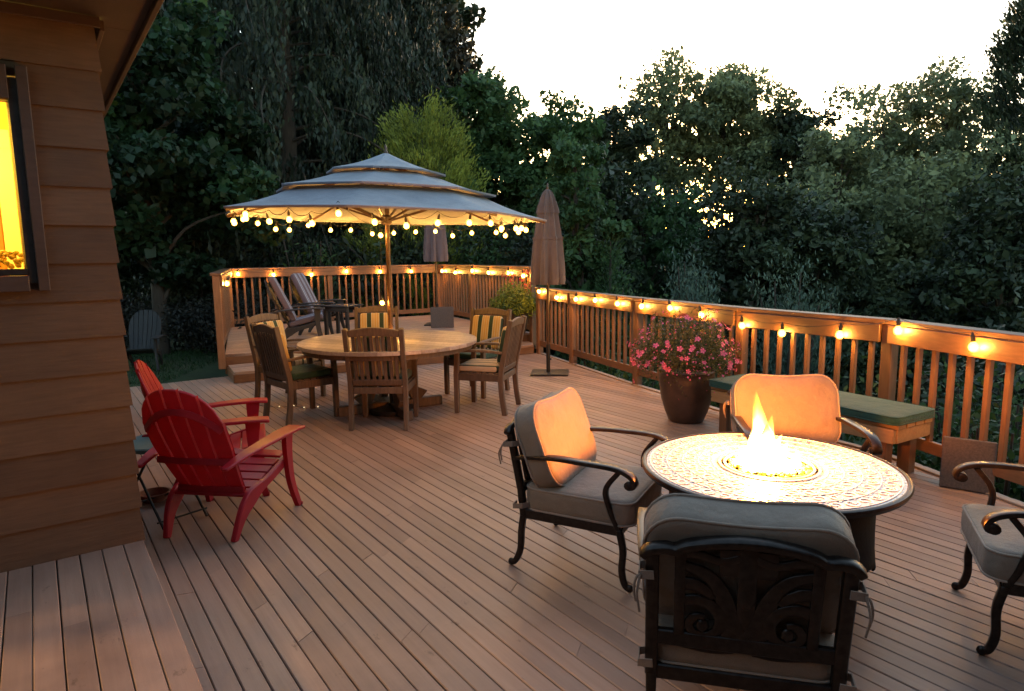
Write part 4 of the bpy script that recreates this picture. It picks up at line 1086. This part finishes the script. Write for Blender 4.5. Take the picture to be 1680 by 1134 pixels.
gt = empty('folding_table', (-2.2, 3.98, 0), math.radians(-38), 'small round green folding table between the red chairs', 'side table')
mb = MB(); mb.lathe([(0, .452), (.205, .452), (.215, .457), (.215, .478), (.205, .484), (.19, .480), (0, .478)], 40); mb.build('tabletop', 'gtable', gt, smooth=40)
for sy in (-1, 1):
    for s_ in (-1, 1):
        mb = MB(); mb.tube([(-.26 * s_, (.15 if s_ > 0 else .13) * sy, .008), (.19 * s_, (.15 if s_ > 0 else .13) * sy, .45)], .008, 8); mb.build('leg', 'black', gt, smooth=50)
for s_ in (-1, 1):
    mb = MB(); mb.tube([(-.225 * s_, -.15, .045), (-.225 * s_, .15, .045)], .006, 8); mb.build('cross_bar', 'black', gt, smooth=50)
mb = MB(); mb.lathe([(0, 0), (.07, 0), (.095, .05), (.10, .055), (.09, .055), (.065, .012), (0, .01)], 28); o = mb.build('saucer', 'terra', None, smooth=40); o.location = (-2.40, 4.22, .003)
tag(o, 'small round clay dish on the deck under the green folding table', 'dish')

# ------------------------------------------------------------------ trees and shrubs
def limb_tree(name, label, x, y, ztop, r, mat, n, leaf, zb=None, bare=.35, clumps=26, seed=0, group=None, cat='tree', thin=1.0, squash=1.0, top_taper=.5, aspect=.5, sparse_top=0):
    rr = np.random.default_rng(seed + 100); z0 = float(gz(x, y)) if zb is None else zb; h = ztop - z0
    root = empty(name, (x, y, z0), 0, label, cat, group)
    rd = random.Random(seed); tr = MB()
    lean = (rd.uniform(-.05, .05) * h, rd.uniform(-.05, .05) * h)
    zc0 = h * bare; tips = []
    r_tr = .018 * h + .03
    trunk = [(lean[0] * t * t + .02 * h * math.sin(3 * t + seed), lean[1] * t * t, h * .96 * t - .2 * (t == 0)) for t in np.linspace(0, 1, 9)]
    tr.tube(trunk, [max(.012, r_tr * (1 - .9 * k / 8)) for k in range(9)], 9)
    for k in range(clumps):
        t = (k + .5) / clumps; hz = zc0 + (h - zc0) * t * .98
        prof = math.sin(PI * min(1, max(.06, (t * .82 + .16)))) ** .7
        a = k * 2.39996 + rd.uniform(-.5, .5); q = r * prof * rd.uniform(.12, .98) ** .8 * (1 - top_taper * .3 * t)
        b0 = trunk[min(8, max(1, int(8 * (hz - .22 * r) / h)))]
        tip = (b0[0] + q * math.cos(a), b0[1] + q * math.sin(a), min(hz, h * .97)); tips.append((tip, prof))
        mid = (b0[0] + .5 * q * math.cos(a) + rd.uniform(-.1, .1) * r, b0[1] + .5 * q * math.sin(a), (b0[2] + tip[2]) / 2 + .1 * r)
        tr.tube(bez([b0, mid, tip], 4), [max(.006, r_tr * .35 * (1 - .8 * j / 8)) for j in range(9)], 5)
    tr.build('trunk', 'bark', root, smooth=60)
    w = np.array([.5 + p for _, p in tips]); w /= w.sum(); idx = rr.choice(len(tips), n, p=w)
    n = int(n * 3.2); idx = rr.choice(len(tips), n, p=w)
    C_ = np.array([t for t, _ in tips])[idx]; tone = rr.random(len(tips))[idx] * .55
    cr = r * .36 * (.7 + .6 * rr.random(len(tips)))[idx]
    d = rr.normal(size=(n, 3)); d /= np.linalg.norm(d, axis=1)[:, None]; rad = rr.random(n) ** .45
    # lumpy clumps: sub-clusters within each clump
    sub = rr.normal(size=(len(tips) * 5, 3)) * .55
    off = d * (rad * cr * .62)[:, None] + sub[idx * 5 + rr.integers(0, 5, n)] * cr[:, None]
    off[:, 2] *= .72 * squash
    P = C_ + off
    if sparse_top:
        keep = rr.random(n) > sparse_top * np.clip((P[:, 2] / h - .6) / .4, 0, 1); P = P[keep]; tone = tone[keep]; off = off[keep]; cr = cr[keep]
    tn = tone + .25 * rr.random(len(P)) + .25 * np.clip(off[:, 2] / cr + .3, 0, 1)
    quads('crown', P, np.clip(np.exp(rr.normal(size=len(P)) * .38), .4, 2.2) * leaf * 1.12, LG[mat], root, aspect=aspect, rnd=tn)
    return root
def shrub(name, label, x, y, ztop, r, mat, n, leaf, seed=0, group=None, zb=None, cat='shrub', upright=0, aspect=.45, ry=None):
    rr = np.random.default_rng(seed + 300); z0 = float(gz(x, y)) if zb is None else zb; h = ztop - z0; ry = ry or r
    root = empty(name, (x, y, z0), 0, label, cat, group); rd = random.Random(seed)
    st = MB(); ns = 14; tips = []
    for k in range(ns):
        a = k * 2.4; q = r * math.sqrt((k + .5) / ns) * .8; hh = h * rd.uniform(.62, 1.0) * (1 - .3 * (q / r) ** 2)
        tip = (q * math.cos(a), q * math.sin(a) * ry / r, hh); tips.append(tip)
        st.tube(bez([(q * .2 * math.cos(a), q * .2 * math.sin(a), -.05), (q * .65 * math.cos(a), q * .65 * math.sin(a) * ry / r, hh * .5), tip], 3), [.022 * h ** .5 * (1 - .12 * j) for j in range(7)], 5)
    st.build('stems', 'bark', root, smooth=60)
    idx = rr.integers(0, ns, n); T = np.array(tips)[idx]; t = rr.random(n) ** .55
    jit = rr.normal(size=(n, 3)) * np.array([r * .22, ry * .22, h * .07])
    P = np.stack([T[:, 0] * (.35 + .65 * t), T[:, 1] * (.35 + .65 * t), T[:, 2] * (.08 + .92 * t)], 1) + jit; P[:, 2] = np.maximum(P[:, 2], .02)
    dirs = None
    if upright: dirs = rr.normal(size=(n, 3)) * .5 + np.array([0, 0, upright]) + np.stack([T[:, 0], T[:, 1], 0 * t], 1) * .4
    tn = .5 * rr.random(ns)[idx] + .3 * rr.random(n) + .2 * t
    quads('foliage', P, rr.uniform(.6, 1.3, n) * leaf, LG[mat], root, aspect=aspect, rnd=tn, dirs=dirs)
    return root
def weeping(label, x, y, ztop, r, n_b, seed, mat='cedar', z_low=.8, group=None, strands=26, wid=.05):
    rr = np.random.default_rng(seed); rd = random.Random(seed); z0 = float(gz(x, y)); h = ztop - z0
    root = empty('weeping_conifer', (x, y, z0), 0, label, 'tree', group); tr = MB()
    tr.tube([(0, 0, -.3), (.1, 0, h * .4), (0, .05, h * .95)], [.30, .2, .03], 12)
    Ps = []; Ds = []; Ls = []; Tn = []
    for k in range(n_b):
        t = k / n_b; zb_ = z_low + (h - z_low) * (t ** .9); a = k * 2.39996 + rd.uniform(-.3, .3)
        L = r * (1 - t) ** .55 * rd.uniform(.7, 1.1) + .3; rise = rd.uniform(-.1, .25) * L; drop = rd.uniform(.35, .75) * L
        pts = bez([(0, 0, zb_), (.4 * L * math.cos(a), .4 * L * math.sin(a), zb_ + rise), (.8 * L * math.cos(a), .8 * L * math.sin(a), zb_ + rise * .4 - drop * .3), (L * math.cos(a + .1), L * math.sin(a + .1), zb_ - drop)], 6)
        tr.tube(pts, [max(.008, .05 * (1 - j / len(pts))) for j in range(len(pts))], 5)
        tone = rd.random() * .5
        for s_ in range(strands):
            q = rd.uniform(.18, 1) ** .8; p = pts[min(len(pts) - 1, int(q * (len(pts) - 1)))]
            b0 = np.array(p) + rr.normal(size=3) * np.array([.16, .16, .05]) * (.6 + .12 * r)
            ln = rd.uniform(.35, 1.35) * (.6 + .4 * q); m_ = max(3, int(ln / .10)); tt_ = np.linspace(0, 1, m_)
            sway = rr.normal(size=2) * .12
            pp = b0 + np.stack([sway[0] * tt_ ** 1.5 * ln, sway[1] * tt_ ** 1.5 * ln, -tt_ * ln], 1) + rr.normal(size=(m_, 3)) * .022
            dd = np.stack([rr.normal(size=m_) * .30, rr.normal(size=m_) * .30, -np.ones(m_)], 1)
            Ps.append(pp); Ds.append(dd); Ls.append(rr.uniform(.15, .28, m_) * (1 - .3 * tt_)); Tn.append(tone + .5 * rr.random(m_))
    tr.build('trunk', 'bark', root, smooth=60)
    P = np.concatenate(Ps); D = np.concatenate(Ds); n = len(P)
    quads('crown', P, np.concatenate(Ls), LG[mat], root, aspect=.36, dirs=D, rnd=np.concatenate(Tn), normals=rr.normal(size=(n, 3)))
    return root
def feather(name, label, x, y, ztop, r, mat, n, leaf, seed, zb=None, group=None, pw=.8):
    """upright conifer with feathery ascending sprays"""
    rr = np.random.default_rng(seed); z0 = float(gz(x, y)) if zb is None else zb; h = ztop - z0
    root = empty(name, (x, y, z0), 0, label, 'tree', group)
    mb = MB(); mb.tube([(0, 0, -.2), (0, 0, h * .9)], [.05 * h ** .5, .01], 8); mb.build('trunk', 'bark', root, smooth=60)
    m_ = 150; ca = rr.random(m_) * 2 * PI; cz = rr.random(m_) ** .9; cr_ = r * (1 - cz) ** pw * (.7 + .3 * rr.random(m_)); idx = rr.integers(0, m_, n)
    s_ = rr.random(n); lenp = .38 * r + .1
    base = np.stack([cr_ * np.cos(ca), cr_ * np.sin(ca), cz * h * .93], 1)[idx]
    out = np.stack([np.cos(ca), np.sin(ca), np.full(m_, 1.5)], 1)[idx]
    P = base + out * (s_ * lenp * .5)[:, None] + rr.normal(size=(n, 3)) * (lenp * .20 * (1 - .5 * s_))[:, None]
    tn = .35 * rr.random(m_)[idx] + .4 * s_ + .25 * rr.random(n)
    quads('crown', P, rr.uniform(.6, 1.3, n) * leaf, LG[mat], root, aspect=.28, dirs=out + rr.normal(size=(n, 3)) * .45, rnd=tn)
    return root

weeping('huge dark weeping conifer rising behind the open umbrella', -6.1, 18.5, 15.5, 4.6, 150, 3, strands=70, z_low=.6)
weeping('second weeping conifer, narrower, right of the huge one behind the golden cypress', -3.6, 21.5, 14.5, 2.3, 110, 4, strands=60)
limb_tree('maple_tree', 'broad leaved maple between the house eave and the weeping conifer', -7.3, 13.4, 6.6, 2.3, 'maple', 9500, .125, bare=.27, clumps=26, seed=1, aspect=.8)
limb_tree('maple_tree', 'taller maple behind the first, against the far left sky', -10.5, 20, 10.5, 3.2, 'maple', 9000, .2, bare=.1, clumps=30, seed=61, aspect=.8)
for i, (x, y, zt, r) in enumerate(((-8.2, 31, 19, 4.8), (-15, 30, 17, 5.0), (-4.6, 36, 18.5, 4.2), (-11.8, 34, 20, 4.8))):
    limb_tree('tall_tree', ('tall dark tree directly behind the weeping conifer', 'tall dark tree at the far left above the eave', 'tall dark tree behind the second weeping conifer', 'tallest dark tree between the maple and the weeping conifer')[i], x, y, zt, r, 'dark', 13000, .30, bare=.05, clumps=44, seed=90 + i, group='tall dark trees behind the conifers', top_taper=1.4)
for i, (x, y, zt, r) in enumerate(((-11.5, 9.0, 10, 3.4), (-13.5, 3.0, 11, 3.8))):  # unseen trees added to cut the sky light from the left
    limb_tree('maple_tree', ('added maple hidden behind the house corner, blocking sky light from the left', 'added maple unseen behind the house wall, blocking sky light from the left')[i], x, y, zt, r, 'maple', 7000, .3, bare=.05, clumps=34, seed=190 + i, aspect=.7)
feather('golden_cypress', 'yellow green feathery cypress right behind the umbrella peak', -2.25, 17.6, 5.3, 2.1, 'gold', 34000, .11, 7, pw=.6)
limb_tree('plum_tree', 'tall brownish tree on the skyline right of the weeping conifer', -4.8, 27, 14.5, 2.7, 'brown', 9000, .20, bare=.2, clumps=34, seed=2, group='trees on the skyline')
limb_tree('plum_tree', 'lower brownish tree stepping down toward the open sky', -2.2, 27, 10.0, 2.2, 'brown', 6500, .19, bare=.15, clumps=28, seed=3, group='trees on the skyline')
limb_tree('leafy_tree', 'green leafy tree whose top shows above the right side of the umbrella', -.5, 23, 7.4, 2.3, 'mid', 8500, .17, bare=.1, clumps=30, seed=4, group='trees on the skyline')
limb_tree('leafy_tree', 'green leafy tree behind the tip of the closed taupe umbrella', 1.3, 22, 6.3, 2.2, 'mid', 8000, .16, bare=.1, clumps=30, seed=5, group='trees on the skyline')
limb_tree('broadleaf_tree', 'dark round tree left of the bright sky gap', 4.3, 30, 8.0, 2.4, 'dark', 9000, .18, bare=.15, clumps=30, seed=6, group='trees on the skyline')
limb_tree('broadleaf_tree', 'tall thin topped tree above the bright sky gap', 7.9, 34, 10.9, 2.8, 'olive', 7000, .19, bare=.58, clumps=28, seed=7, group='trees on the skyline', sparse_top=.75)
limb_tree('broadleaf_tree', 'rounded tree with bright sky under its crown, right of the tall one', 11.6, 34, 10.4, 2.9, 'olive', 9000, .19, bare=.60, clumps=32, seed=8, group='trees on the skyline')
limb_tree('broadleaf_tree', 'small dark tree filling the dip in the skyline', 14.3, 33, 8.2, 2.5, 'dark', 7500, .19, bare=.42, clumps=28, seed=9, group='trees on the skyline')
limb_tree('willow_tree', 'low grey green tree right of the skyline dip', 11.7, 24, 5.9, 2.4, 'olive', 8500, .15, bare=.05, clumps=34, seed=10, group='loose grey green trees on the right')
limb_tree('willow_tree', 'wide grey green tree in the middle of the right treeline', 14.2, 25.5, 7.2, 2.8, 'olive', 10000, .15, bare=.1, clumps=36, seed=11, group='loose grey green trees on the right', sparse_top=.15)
limb_tree('willow_tree', 'tallest loose grey green tree near the right edge', 16.6, 25.5, 8.4, 2.8, 'olive', 10000, .15, bare=.1, clumps=36, seed=12, group='loose grey green trees on the right', sparse_top=.15)
limb_tree('willow_tree', 'grey green tree at the right edge below the dark conifer', 17.6, 22, 6.4, 2.5, 'olive', 8000, .15, bare=.05, clumps=30, seed=13, group='loose grey green trees on the right')
feather('tall_conifer', 'dark conifer leaning into the right edge of the sky', 16.2, 20.0, 10.6, 2.7, 'dark', 44000, .19, 14, pw=.5)
for i, (x, y, zt, r) in enumerate(((2.3, 19, 3.9, 2.0), (4.2, 21, 3.6, 2.1), (6.6, 24, 3.7, 2.4), (9.2, 21, 3.5, 2.1), (8.3, 18, 2.7, 2.0), (12.4, 20, 4.0, 2.3), (14.6, 19, 4.5, 2.3), (6.2, 17.5, 3.3, 2.0), (16.6, 17.5, 4.4, 2.2), (11.9, 16, 3.0, 2.0))):
    limb_tree('understorey_tree', ('dark bushy tree low behind the railing, near the closed umbrella', 'dark bushy tree below the dark round skyline tree', 'dark bushy tree directly under the bright sky gap', 'dark bushy tree under the rounded skyline tree', 'near dark bushy tree above the flower pot railing', 'dark bushy tree below the skyline dip', 'dark bushy tree below the wide grey green tree', 'near dark bushy tree right of the closed umbrella', 'dark bushy tree low at the right edge', 'nearest dark bushy tree above the bench')[i],
              x, y, zt, r, ('dark', 'mid', 'dark', 'olive', 'dark', 'olive', 'olive', 'dark', 'olive', 'dark')[i], 7500, .14, bare=.0, clumps=34, seed=30 + i, group='dark undergrowth trees beyond the railing', zb=float(gz(x, y)) - .1)
for i, (x, y, zt, r) in enumerate(((-4.9, 16.4, 2.2, 1.5), (-2.4, 17.0, 2.5, 1.5), (-.3, 16.5, 2.9, 1.5), (-7.6, 16.2, 2.6, 1.6), (1.5, 17.0, 3.0, 1.3))):
    shrub('dark_shrub', ('dark shrub behind the left half of the platform railing', 'dark shrub behind the corner of the platform railing', 'dark shrub behind the right platform railing', 'dark shrub left of the platform behind the hedge', 'dark shrub behind the closed taupe umbrella')[i], x, y, zt, r, 'dark', 6500, .16, 40 + i, 'dark shrubs around the platform')
limb_tree('young_tree', 'pale leaved young tree just right of the closed taupe umbrella', 1.55, 14.4, 3.9, 1.05, 'mid', 4200, .12, bare=.1, clumps=22, seed=71)
shrub('leafy_branch_shrub', 'leafy shrub lit by the bulbs under the left of the umbrella', -4.35, 14.6, 2.15, .55, 'ivy', 900, .17, 50, aspect=.25)
shrub('leafy_branch_shrub', 'light green shrub behind the rail right of the far umbrella', -.55, 16.0, 2.35, .75, 'ivy', 2600, .12, 51)
feather('young_conifer', 'small young conifer behind the railing right of the closed umbrella', 2.1, 14.0, 2.3, .55, 'mid', 2500, .11, 52)
shrub('blue_shrub', 'blue green feathery shrub behind the railing above the flower pot', 3.55, 13.0, 1.62, .62, 'blue', 6500, .10, 53, upright=1.2, aspect=.3)
shrub('blue_shrub', 'wide blue green feathery shrub behind the railing above the bench', 5.3, 12.4, 1.35, .85, 'blue', 7000, .10, 54, upright=1.2, aspect=.3)
shrub('blue_shrub', 'low green shrub behind the railing near the closed umbrella', 2.25, 12.2, 1.05, .85, 'ivy', 4500, .10, 55)
for i, (x, y, zt, r) in enumerate(((1.35, 9.3, .22, .5), (1.75, 8.3, .25, .5), (2.3, 7.25, .3, .55), (2.85, 6.4, .35, .55), (3.35, 5.7, .45, .6), (3.75, 4.9, .6, .6), (4.0, 4.0, .7, .6), (4.25, 5.4, .85, .75), (5.0, 6.6, .6, .9), (4.7, 4.4, .8, .8), (4.2, 3.0, .6, .6), (5.9, 8.2, .7, 1.1), (7.2, 6.8, 1.2, 1.2), (7.6, 9.6, 1.0, 1.4))):
    shrub('rail_shrub', ('low leafy shrub under the railing by the closed umbrella', 'low leafy shrub under the railing short of the flower pot', 'low leafy shrub under the railing behind the flower pot', 'leafy shrub seen through the balusters right of the flower pot', 'leafy shrub seen through the balusters behind the bench', 'leafy shrub behind the near end of the bench', 'leafy shrub behind the paver', 'taller leafy shrub behind the bench shrubs', 'leafy shrub down the slope behind the middle of the bench', 'taller leafy shrub behind the paver shrub', 'leafy shrub at the right edge outside the railing', 'broad shrub down the slope above the bench', 'broad tall shrub at the right edge beyond the railing', 'far broad shrub beyond the right railing')[i],
          x, y, zt, r, 'ivy' if i < 11 else 'dark', 2600 if i < 11 else 5000, .075 if i < 11 else .12, 80 + i, 'leafy shrubs outside the deck railing', aspect=.6)
shrub('hedge', 'dark rounded clipped hedge behind the lawn chair', -6.0, 13.9, .95, 1.6, 'hedge', 9000, .09, 60, cat='hedge')
shrub('hedge', 'second dark clipped hedge running on behind the house corner', -8.6, 14.2, .9, 1.6, 'hedge', 8000, .09, 62, cat='hedge')
n = 26000; gx = RNG.uniform(-12, -4.2, n); gy = RNG.uniform(8.2, 14.5, n)
keep = ~((gx > -5.6) & (gy > 8.6) & (gy < 13) & (gx > -5.5 + .0 * gy)); gx, gy = gx[keep], gy[keep]; n = len(gx)
o = quads('lawn_grass', np.stack([gx, gy, gz(gx, gy) + .02], 1), RNG.uniform(.05, .09, n), LG['grass'], None, aspect=.16, dirs=RNG.normal(size=(n, 3)) * .4 + [0, 0, 1]); tag(o, 'short dark green lawn grass left of the deck', 'grass', kind='stuff')

n = 60000; wx = RNG.uniform(-75, 75, n); wy = RNG.uniform(44, 62, n); top_ = 6.0 + 1.3 * np.sin(wx * .31) + .8 * np.sin(wx * .83 + 1) + .5 * np.sin(wx * 2.1)
top_ = top_ - 4.6 * np.exp(-((wx / wy - .245) / .06) ** 2) - 3.0 * np.exp(-((wx / wy - .37) / .05) ** 2)
o = quads('far_wood', np.stack([wx, wy, gz(wx, wy) + (top_ + 2.8) * RNG.random(n) ** .8], 1), RNG.uniform(.4, .8, n), LG['dark'], None, aspect=.6, up=.2); tag(o, 'far dark wood closing the view behind the trees', 'wood', kind='stuff')
# ------------------------------------------------------------------ world, sun, camera
SUN_EL, SUN_AZ = math.radians(4.0), math.radians(14)        # azimuth to the right of +Y
w = bpy.data.worlds.new('World'); sc.world = w; w.use_nodes = True
nt = w.node_tree; bg = nt.nodes['Background']
sky = nt.nodes.new('ShaderNodeTexSky'); sky.sky_type = 'NISHITA'; sky.sun_disc = False
sky.sun_elevation = SUN_EL; sky.sun_rotation = SUN_AZ; sky.air_density = 1.0; sky.dust_density = 1.0; sky.ozone_density = 1.15
nt.links.new(sky.outputs[0], bg.inputs[0]); bg.inputs[1].default_value = .15
sl_ = bpy.data.lights.new('sun', 'SUN'); sl_.energy = .25; sl_.angle = math.radians(.5); sl_.color = (1, .72, .45)
so = bpy.data.objects.new('sun', sl_); COL.objects.link(so)
so.rotation_euler = Vector((-math.sin(SUN_AZ) * math.cos(SUN_EL), -math.cos(SUN_AZ) * math.cos(SUN_EL), -math.sin(SUN_EL))).to_track_quat('-Z', 'Y').to_euler()

cam = bpy.data.cameras.new('camera'); co = bpy.data.objects.new('camera', cam); COL.objects.link(co); sc.camera = co
cam.sensor_width = 36; cam.lens = 36 * 1080 / 1680; cam.clip_end = 2000; cam.clip_start = .05
TH, PH = math.radians(7.9), math.radians(.7)
Fw = Vector((0, math.cos(TH), -math.sin(TH))); R0 = Vector((1, 0, 0)); U0 = Vector((0, math.sin(TH), math.cos(TH)))
Rr = R0 * math.cos(PH) - U0 * math.sin(PH); Uu = R0 * math.sin(PH) + U0 * math.cos(PH)
mt = Matrix((Rr, Uu, -Fw)).transposed().to_4x4(); mt.translation = (0, 0, 1.6); co.matrix_world = mt
sc.view_settings.view_transform = 'Standard'; sc.view_settings.look = 'None'; sc.view_settings.gamma = 1; sc.view_settings.exposure = 3.0
sc.cycles.max_bounces = 8; sc.cycles.transparent_max_bounces = 16; sc.cycles.use_light_tree = True; sc.cycles.sample_clamp_indirect = 6
